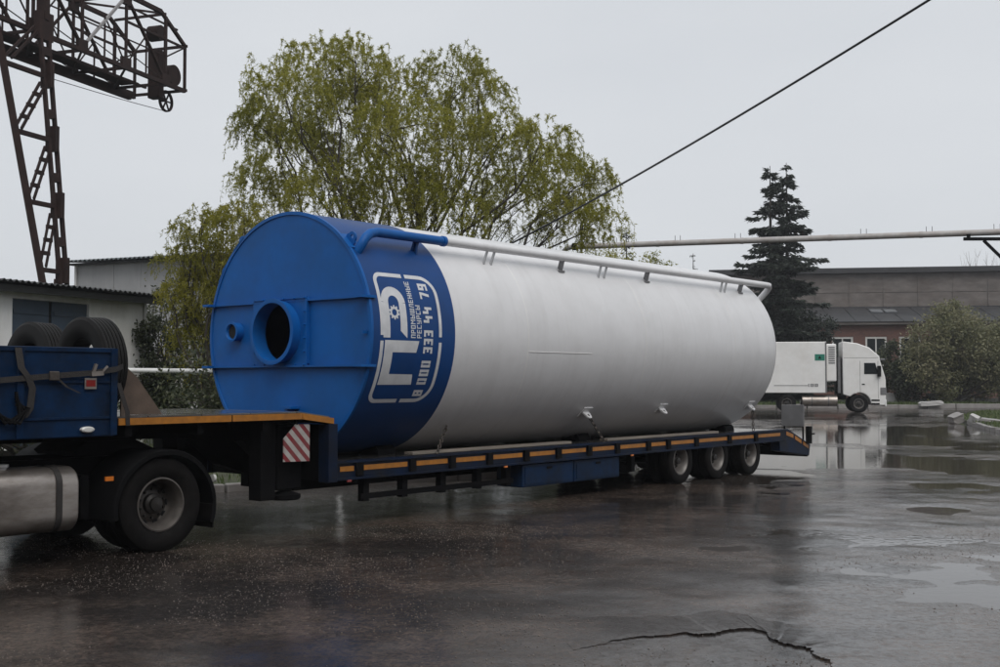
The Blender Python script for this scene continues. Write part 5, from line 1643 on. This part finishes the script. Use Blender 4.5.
# pale concrete fence far behind the young willow
pf = thing('panel_fence', 'pale concrete panel fence showing through the young willow', 'fence', (-13.0, 44.5, 0.05), R_(-8))
for k in range(5):
    MB().box(k * 2.5 + .06, k * 2.5 + 2.44, 0, .12, 0, 2.6).build('fence_panel', 'whitewash', pf, smooth=False)
    MB().box(k * 2.5 - .055, k * 2.5 + .055, -.04, .16, 0, 2.75).build('fence_post', 'concrete', pf, smooth=False)

# white gas pipe on posts between garage and silo
gp = thing('gas_pipe', 'thin white horizontal pipe on posts running from the garage behind the silo', 'pipe', (-9.5, 29.5, 0), 0)
A_, B_ = at(126, 370.3, 26.4), at(345, 373, 24.5)
base = Vector((-9.5, 29.5, 0))
m = MB(); m.tube([A_ - base, B_ - base], .055, 12); m.build('pipe_run', 'white_pipe', gp)
for t in (.48, .98):
    c = A_.lerp(B_, t) - base
    m = MB(); m.tube([(c.x, c.y, 0), (c.x, c.y, c.z - .056)], .04, 10); m.build('pipe_post', 'white_pipe', gp)

# overhead pipeline with its bracketed post at the right
P0, P1 = at(577, 246.5, 40.6), at(1000, 232.0, 36.7)
dP = (P1 - P0).normalized()
P2 = P1 + dP * 9
op = thing('overhead_pipeline', 'long grey overhead pipeline crossing high above the yard in front of the spruce', 'pipeline', (P1.x + 1.2, P1.y, 0), 0)
ob = Vector((P1.x + 1.2, P1.y, 0))
L_ = (P2 - P0).length
npz = 8
for k in range(npz):
    a, b = P0 + dP * (L_ * k / npz + .01), P0 + dP * (L_ * (k + 1) / npz - .01)
    m = MB(); m.tube([a - ob, b - ob], .10, 16); m.build('pipe_section', 'pipe', op)
    if k: 
        m = MB(); m.tube([a - dP * .06 - ob, a + dP * .04 - ob], .110, 16); m.build('pipe_joint', 'pipe', op)
m = MB(); m.tube([P0 + dP * .02 - ob, P0 - dP * .16 - ob], .13, 16); m.build('end_flange', 'dark_frame', op)
m = MB(); m.tube([P0 - dP * .16 - ob, P0 - dP * .35 - ob + Vector((0, .15, -.03)), P0 - dP * .42 - ob + Vector((0, .6, -.05)), P0 - dP * .42 - ob + Vector((0, 9, -.4))], .085, 14); m.build('pipe_bend', 'pipe', op)
for k, t in enumerate(np.linspace(1.5, L_ - 1, 11)):
    for d in (-.09, .09):
        c = P0 + dP * (t + d) - ob
        m = MB(); m.tube([c + Vector((0, 0, .08)), c + Vector((0, 0, .26))], .009, 5); m.build('stud', 'rust', op)
bz = P1.z - .22
m = MB(); m.beam(Vector((P1.x - 1.15, P1.y, bz)) - ob, Vector((P1.x + 2.2, P1.y, bz)) - ob, .10, .10); m.build('bracket_arm', 'dark_frame', op, smooth=False)
m = MB(); m.beam(Vector((P1.x - .52, P1.y, bz - .05)) - ob, Vector((P1.x + 1.1, P1.y, bz - 1.65)) - ob, .08, .08); m.build('bracket_brace', 'dark_frame', op, smooth=False)
m = MB(); m.beam(Vector((P1.x - 1.0, P1.y, bz)) - ob, Vector((P1.x - 1.0, P1.y, bz + .15)) - ob, .09, .09); m.build('pipe_stop', 'dark_frame', op, smooth=False)
m = MB(); m.tube([(0, 0, 0), (0, 0, bz + .4)], .12, 16); m.build('post', 'dark_frame', op)
post2 = P0 + Vector((-.4, 9, 0)) - ob
m = MB(); m.tube([(post2.x, post2.y, 0), (post2.x, post2.y, P0.z - .5)], .12, 16); m.build('post', 'dark_frame', op)

# drooping power cable that climbs out of the frame to the upper right
C0, C1 = at(452, 272, 27.5), at(990, -38, 11.0)
cb_ = thing('power_cable', 'single black cable slanting up across the sky to the upper right', 'cable', (C0.x, C0.y, 0), 0)
bs = Vector((C0.x, C0.y, 0))
m = MB(); m.tube([C0.lerp(C1, t) - bs + Vector((0, 0, -.16 * 4 * t * (1 - t))) for t in np.linspace(0, 1, 24)], [.021 - .008 * t for t in np.linspace(0, 1, 24)], 6); m.build('cable_run', 'cable', cb_)
m = MB(); m.tube([C0.lerp(C1, t) - bs + Vector((0, .05, .05 - .9 * 4 * t * (.3 - t) if t < .3 else .05)) for t in np.linspace(0, .3, 14)], .008, 5); m.build('stay_wire', 'cable', cb_)
m = MB(); m.tube([(0, 0, 0), (0, 0, C0.z + .1)], [.11, .08], 12); m.build('post', 'bark', cb_)


# unseen brick blocks added behind and right of the camera to cut low skylight
wk = thing('unseen_sky_blocker', 'added brick block behind the viewer, unseen, keeping low sky light off the yard', 'unseen_sky_blocker', (-6, -19, 0), R_(4))
for k in range(12):
    a = -36 + k * 6
    MB().box(a + .01, a + 5.99, -.4, 0, 0, 10.5).build('wall_bay', 'brick', wk, smooth=False)
    MB().box(a + 1.0, a + 5.0, .01, .06, 1.6, 4.6).build('window', 'glass', wk, smooth=False)
    MB().box(a + 1.0, a + 5.0, .01, .06, 6.0, 9.0).build('window', 'glass', wk, smooth=False)
MB().box(-36, 36, -12, -.42, 0, 10.4).build('building_core', 'brick', wk, smooth=False)
MB().box(-36.5, 36.5, -12.5, .5, 10.52, 10.9).build('roof_slab', 'hall_dark', wk, smooth=False)

wg = thing('unseen_wing_blocker', 'added brick block right of the viewer, unseen, keeping low sky light off the silo', 'unseen_sky_blocker', (27, -6, 0), R_(90))  # second unseen block, added to cut skylight from the right
for k in range(5):
    a = -13 + k * 6
    MB().box(a + .01, a + 5.99, -.4, 0, 0, 10.0).build('wall_bay', 'brick', wg, smooth=False)
    MB().box(a + 1.0, a + 5.0, .01, .06, 1.6, 4.6).build('window', 'glass', wg, smooth=False)
    MB().box(a + 1.0, a + 5.0, .01, .06, 6.0, 9.0).build('window', 'glass', wg, smooth=False)
MB().box(-13, 17, -10, -.42, 0, 9.9).build('building_core', 'brick', wg, smooth=False)
MB().box(-13.5, 17.5, -10.5, .5, 10.02, 10.4).build('roof_slab', 'hall_dark', wg, smooth=False)

# ------------------------------------------------------------------ trees
def limb_path(a, b, sag=.15, wob=.25, n=9):
    a, b = Vector(a), Vector(b)
    L = (b - a).length
    out = []
    ph = [random.uniform(0, 6.28) for _ in range(3)]
    for i in range(n + 1):
        t = i / n
        p = a.lerp(b, t)
        p.z += sag * L * math.sin(PI * t) * .6
        k = wob * math.sin(PI * t) * L * .12
        p += Vector((math.sin(t * 7 + ph[0]), math.sin(t * 6 + ph[1]), .5 * math.sin(t * 8 + ph[2]))) * k
        out.append(p)
    return out


def weeping_tree(name, label, base, lobes, leafmat, n_twig, leaf_per, LL, LW, twig_len, limb_r=.16, group=None, trunk_split=1.2, cat='tree', shell=.55, twig_w=.007, lift=.30, drop=.72):
    """lobes: (centre Vector, radius). Limbs run from the trunk into each lobe, twigs hang from the lobes."""
    base = Vector(base)
    root = thing(name, label, cat, base, 0, group)
    tr_ = MB()
    split = Vector((0, 0, trunk_split))
    tr_.tube([(0, 0, -.1), (.03, .0, trunk_split * .5), tuple(split)], [limb_r * 2.0, limb_r * 1.7, limb_r * 1.5], 12)
    twV, twQ, P, D = [], [], [], []
    nb_ = 0
    for (c, r) in lobes:
        c = Vector(c) - base
        path = limb_path(split, c + Vector((0, 0, r * .25)), .10, .5)
        tr_.tube(path, [limb_r * (1 - .82 * i / (len(path) - 1)) for i in range(len(path))], 8)
        # secondary branches fan out inside the lobe
        for k in range(7):
            st = path[random.randint(4, len(path) - 1)]
            dv = Vector((random.gauss(0, 1), random.gauss(0, 1), abs(random.gauss(.5, .7)))).normalized()
            en = c + dv * r * random.uniform(.6, .95)
            bp_ = limb_path(st, en, .12, .5, 6)
            tr_.tube(bp_, [limb_r * .28 * (1 - .8 * i / 6) for i in range(7)], 5)
        m_ = int(n_twig * (r / 1.6) ** 2)
        # twig starts: biased to the shell, more on the upper half
        dv = rng.normal(size=(m_, 3)); dv[:, 2] = dv[:, 2] * .9 + .25
        dv /= np.linalg.norm(dv, axis=1, keepdims=True)
        rad = r * (shell + (1 - shell) * rng.random(m_) ** .6) * (0.82 + .30 * rng.random(m_))
        st = np.array(c)[None] + dv * rad[:, None]
        out = dv * np.array([1, 1, .35]); 
        ln = twig_len * (.5 + rng.random(m_))
        clump = 0.6 + 0.8 * rng.random(m_)
        nseg = 6
        t = np.linspace(0, 1, nseg)
        # arching twig: out and up a little, then down
        pts = st[:, None, :] + out[:, None, :] * (ln[:, None, None] * .46 * np.sqrt(t)[None, :, None])
        pts[..., 2] += ln[:, None] * (lift * np.sin(PI * t * .75)[None] - drop * (t ** 1.8)[None])
        pts += rng.normal(0, .07, pts.shape) * t[None, :, None]
        # thin twig ribbons
        wv = rng.normal(size=(m_, 1, 3)); wv[..., 2] = 0; wv /= np.linalg.norm(wv, axis=2, keepdims=True)
        wd_ = twig_w * (1.2 - t)[None, :, None]
        ribs = np.stack([pts - wv * wd_, pts + wv * wd_], 2)
        b0_ = nb_; nb_ += m_ * nseg * 2
        twV.append(ribs.reshape(-1, 3))
        ii = b0_ + (np.arange(m_)[:, None] * nseg + np.arange(nseg - 1)[None]) * 2
        twQ.append(np.stack([ii, ii + 1, ii + 3, ii + 2], -1).reshape(-1, 4))
        # leaves along the twigs
        for i in range(m_):
            q = max(3, int(leaf_per * clump[i]))
            tt = .08 + .92 * rng.random(q)
            idx = tt * (nseg - 1); lo = np.minimum(idx.astype(int), nseg - 2); fr_ = (idx - lo)[:, None]
            pp_ = pts[i, lo] * (1 - fr_) + pts[i, lo + 1] * fr_
            dd = pts[i, lo + 1] - pts[i, lo]; dd /= np.linalg.norm(dd, axis=1, keepdims=True) + 1e-9
            dd = dd + rng.normal(0, .85, (q, 3)); dd[:, 2] -= .25
            dd /= np.linalg.norm(dd, axis=1, keepdims=True)
            P.append(pp_); D.append(dd)
    tr_.build('trunk', 'bark', root, angle=60)
    np_mesh('twigs', np.concatenate(twV), np.concatenate(twQ), 'twig', root)
    P = np.concatenate(P); D = np.concatenate(D)
    n = len(P)
    V, Q = leaves(P, D, LL * (.6 + .8 * rng.random(n)), LW * (.7 + .6 * rng.random(n)))
    np_mesh('crown', V, Q, leafmat, root)
    return root


def lob(lst, Y, spread=1.5):
    out = []
    for (x, y, r) in lst:
        d = Y + random.uniform(-spread, spread)
        out.append((at(x, y, d), r * d / F_PX))
    return out


wb_ = at(405, 380, 33); wb_.z = 0.1
weeping_tree('willow_tree', 'big spreading willow with yellow green drooping twigs behind the silo', wb_,
             lob([(284, 104, 42), (316, 74, 36), (356, 72, 34), (296, 160, 46), (350, 126, 46), (392, 92, 32), (404, 140, 48), (452, 86, 36), (478, 104, 30),
                  (262, 190, 26), (328, 205, 42), (462, 160, 44), (506, 138, 26), (540, 150, 32), (558, 180, 34), (588, 186, 24), (600, 224, 22), (520, 205, 40), (570, 225, 28), (390, 200, 42), (440, 215, 42), (258, 130, 22)], 33, 2.4),
             'willow', 420, 66, .09, .021, .85, .075, trunk_split=1.4)
yb_ = at(205, 380, 29); yb_.z = 0.1
weeping_tree('young_willow', 'young yellow green willow between the garage and the blue end', yb_,
             lob([(204, 228, 20), (228, 232, 24), (222, 270, 30), (206, 296, 28), (226, 318, 32), (210, 350, 30), (236, 285, 28), (196, 252, 16), (184, 232, 10), (244, 222, 20), (192, 330, 18), (178, 262, 14), (186, 290, 16), (170, 300, 10)], 29, 1.0),
             'young', 620, 46, .09, .022, .72, .045, trunk_split=.8, lift=.3, drop=.72)


def shrub(name, label, base, lobes, mat, n_leaf, LL, LW, group=None, cat='shrub', stem_r=.05, hang=.1):
    base = Vector(base)
    root = thing(name, label, cat, base, 0, group)
    st = MB()
    P = []
    for (c, r) in lobes:
        c = Vector(c) - base
        for k in range(4):
            dv = Vector((random.gauss(0, 1), random.gauss(0, 1), random.gauss(.4, .8))).normalized()
            pth = limb_path((random.uniform(-.3, .3), random.uniform(-.3, .3), 0), c + dv * r * .8, .08, .4, 6)
            st.tube(pth, [stem_r * (1 - .85 * i / 6) for i in range(7)], 5)
        m_ = int(n_leaf * r * r)
        # clumps of leaves near the lobe's surface
        nc = max(6, int(26 * r * r))
        dv = rng.normal(size=(nc, 3)); dv /= np.linalg.norm(dv, axis=1, keepdims=True)
        cc = np.array(c)[None] + dv * (r * (.55 + .5 * rng.random(nc)))[:, None]
        pick = rng.integers(0, nc, m_)
        P.append(cc[pick] + rng.normal(0, r * .13 + .05, (m_, 3)))
    st.build('stems', 'bark', root, angle=60)
    P = np.concatenate(P)
    P = P[P[:, 2] > .05]
    n = len(P)
    D = rng.normal(size=(n, 3)); D[:, 2] -= hang * 3; D /= np.linalg.norm(D, axis=1, keepdims=True)
    V, Q = leaves(P, D, LL * (.6 + .8 * rng.random(n)), LW * (.7 + .6 * rng.random(n)))
    np_mesh('crown', V, Q, mat, root)
    return root


def gbase(x, Y, z=0.1):
    p = at(x, 380, Y); p.z = z; return p


shrub('shrub', 'dark tangled shrub beside the garage corner below the young willow', gbase(168, 31.5), lob([(152, 330, 16), (165, 352, 22), (150, 378, 20), (178, 385, 24), (205, 392, 24), (160, 402, 22), (225, 372, 22)], 31.5, .8), 'shrub_dark', 5200, .10, .06)
shrub('shrub', 'sparse pale shrub in front of the grey warehouse wall', gbase(160, 36), lob([(150, 300, 18), (165, 318, 20), (148, 335, 20), (170, 290, 14)], 36, .8), 'shrub_dark', 1500, .10, .05)
shrub('shrub', 'dark undergrowth at the foot of the willow seen under the gooseneck', gbase(300, 26.5), [(Vector((-6.6, 25.5, 1.1)), 1.3), (Vector((-5.0, 26.0, 1.3)), 1.5), (Vector((-3.2, 26.6, 1.2)), 1.4), (Vector((-1.4, 27.5, 1.3)), 1.5), (Vector((.4, 29, 1.3)), 1.5)], 'shrub_dark', 2200, .11, .06)
shrub('shrub', 'dark bushes behind the rear half of the silo and trailer', gbase(590, 36), [(Vector((1.8, 31.5, 1.4)), 1.5), (Vector((2.8, 35, 1.5)), 1.7), (Vector((2.0, 39, 1.6)), 1.8)], 'shrub_dark', 1600, .12, .06)
shrub('shrub', 'low dark weeds along the garage wall seen under the blue box', (-10.3, 25.6, 0.1), [(Vector((-10.9, 24.0, .7)), .8), (Vector((-10.3, 25.6, .8)), .9), (Vector((-9.6, 27.4, .8)), .9), (Vector((-11.5, 22.4, .7)), .8)], 'shrub_dark', 3800, .10, .05)
# right-hand bushes
shrub('shrub', 'large rounded grey green bush at the right edge before the brick building', gbase(952, 83), lob([(950, 330, 24), (930, 345, 24), (972, 345, 28), (952, 360, 28), (925, 368, 22), (985, 370, 26), (1005, 345, 26), (1010, 375, 24), (945, 382, 18), (975, 388, 16), (955, 312, 12)], 83, 2), 'shrub_grey', 1300, .22, .11, stem_r=.07)
shrub('shrub', 'dark green bush just ahead of the lorry cab', gbase(900, 83), lob([(896, 360, 18), (908, 372, 18), (890, 378, 16), (905, 388, 14), (918, 390, 12)], 83, 1.2), 'shrub_dark', 1300, .22, .11)
shrub('shrub', 'dark shrub mass at the foot of the spruce behind the lorry', gbase(800, 84), lob([(778, 322, 16), (800, 325, 18), (822, 330, 13), (790, 345, 18), (815, 350, 16)], 84, 1.2), 'needle', 1200, .24, .10)
shrub('shrub', 'pale leafy treetops showing just above the silo beyond the pipeline end', gbase(640, 64), lob([(600, 262, 16), (625, 262, 14), (650, 264, 13), (612, 268, 16), (668, 268, 8)], 64, 2), 'young', 700, .18, .06, cat='tree', stem_r=.06)


def conifer(name, label, base, H, W, mat, n_whorl, tops=((0, 0, 1.0),), leaf=(.30, .10), per=26, group=None, bare_low=0.04, droop=.28, gap=.0):
    base = Vector(base)
    root = thing(name, label, 'tree', base, 0, group)
    t = MB(); P, D = [], []
    br = t
    for (ox, oy, hs) in tops:
        h = H * hs
        t.tube([(0, 0, -.1), (ox * .5, oy * .5, h * .35), (ox, oy, h * .6), (ox, oy, h)], [H * .016, H * .012, H * .008, .02], 8)
        for k in range(n_whorl):
            f_ = bare_low + (1 - bare_low) * (k + random.random() * .8) / n_whorl
            R0 = W / 2 * (1 - f_) ** .78 * random.uniform(.70, 1.15) + .12
            if random.random() < gap: R0 *= .45
            nb = 7 if f_ < .8 else 5
            a0 = random.random() * 6.28
            for j in range(nb):
                a = a0 + 2 * PI * j / nb + random.gauss(0, .25)
                R1 = R0 * random.uniform(.5, 1.2)
                z = h * min(.985, f_ + random.uniform(-.5, .5) * 1.1 / n_whorl)
                cx = ox * min(1, f_ / .6) if f_ < .6 else ox
                cy_ = oy * min(1, f_ / .6) if f_ < .6 else oy
                s0 = Vector((cx, cy_, z)); d = Vector((math.cos(a), math.sin(a), 0))
                pts = [s0 + d * (R1 * q) + Vector((0, 0, -droop * R1 * q + .28 * R1 * q * q)) for q in (0, .35, .7, 1)]
                br.tube(pts, [.03, .022, .015, .006], 4, caps=False)
                m_ = max(6, int(per * R1))
                q = rng.random(m_) ** .7
                pos = np.array(s0)[None] + np.outer(q * R1, np.array(d)); pos[:, 2] += -droop * R1 * q + .28 * R1 * q * q
                side = np.array([-d.y, d.x, 0])
                pos += side[None] * (rng.normal(0, 1, m_) * .16 * R1 * (1.1 - q))[:, None]
                pos[:, 2] += rng.normal(0, .05, m_)
                dr = np.array(d)[None] * .8 + side[None] * rng.normal(0, .7, m_)[:, None] + np.array([0, 0, -.35])[None] + rng.normal(0, .25, (m_, 3))
                dr /= np.linalg.norm(dr, axis=1, keepdims=True)
                P.append(pos); D.append(dr)
    t.build('trunk', 'bark', root, angle=60)
    P = np.concatenate(P); D = np.concatenate(D); n = len(P)
    V, Q = leaves(P, D, leaf[0] * (.6 + .8 * rng.random(n)), leaf[1] * (.7 + .6 * rng.random(n)))
    np_mesh('crown', V, Q, mat, root)
    return root


conifer('spruce_tree', 'tall dark twin topped spruce rising behind the lorry', gbase(780.5, 84, 0.14), 17.5, 9.4, 'needle', 26, ((-.62, 0, .985), (.62, .2, 1.0)), (.40, .14), 74, gap=.26, droop=.42)
conifer('conifer_tree', 'small conifer tip poking up right of the willow above the silo', gbase(627, 92), 13.6, 3.2, 'conifer_far', 26, leaf=(.30, .11), per=20)
conifer('sapling', 'thin pale sapling above the silo between pipeline and spruce', gbase(694, 96), 12.2, 3.0, 'conifer_far', 14, leaf=(.20, .05), per=5, gap=.2)


def bare_tree(name, label, base, H, W, n):
    base = Vector(base)
    root = thing(name, label, 'tree', base, 0, 'bare trees beyond the hall')
    t = MB()
    t.tube([(0, 0, 0), (.1, 0, H * .5), (0, 0, H * .7)], [.2, .14, .09], 7)
    for k in range(n):
        s0 = Vector((0, 0, H * random.uniform(.35, .7)))
        e = Vector((random.gauss(0, W * .3), random.gauss(0, W * .3), H * random.uniform(.75, 1.0)))
        pth = limb_path(s0, e, .02, .3, 6)
        t.tube(pth, [.05 * (1 - .8 * i / 6) for i in range(7)], 4)
        for q in range(3):
            s1 = pth[random.randint(2, 5)]
            t.tube(limb_path(s1, s1 + Vector((random.gauss(0, .5), random.gauss(0, .5), random.uniform(.6, 1.6))), .02, .3, 3), [.018, .014, .01, .006], 3, caps=False)
    t.build('trunk', 'bare', root, angle=60)


bare_tree('bare_tree', 'faint bare treetop above the hall roof below the bracket arm', gbase(975, 132), 16.8, 7, 26)
bare_tree('bare_tree', 'fainter bare treetop at the right edge above the hall roof', gbase(998, 136), 16.6, 5, 16)


# ------------------------------------------------------------------ rainy air
hz = MB().box(-2600, 2600, -2600, 2600, -1.3, 19.5).build('haze', 'void', smooth=False)
hm = bpy.data.materials.new('rainy_air'); hm.use_nodes = True
hn, hl = hm.node_tree.nodes, hm.node_tree.links
hn.clear()
ho = hn.new('ShaderNodeOutputMaterial'); hv = hn.new('ShaderNodeVolumePrincipled')
hv.inputs['Color'].default_value = (0.86, 0.88, 0.92, 1)
hv.inputs['Density'].default_value = 0.0006
hv.inputs['Anisotropy'].default_value = 0.2
hl.new(hv.outputs[0], ho.inputs['Volume'])
hz.data.materials.clear(); hz.data.materials.append(hm)
tag(hz, 'thin grey rainy haze over the whole yard', 'haze', kind='stuff')
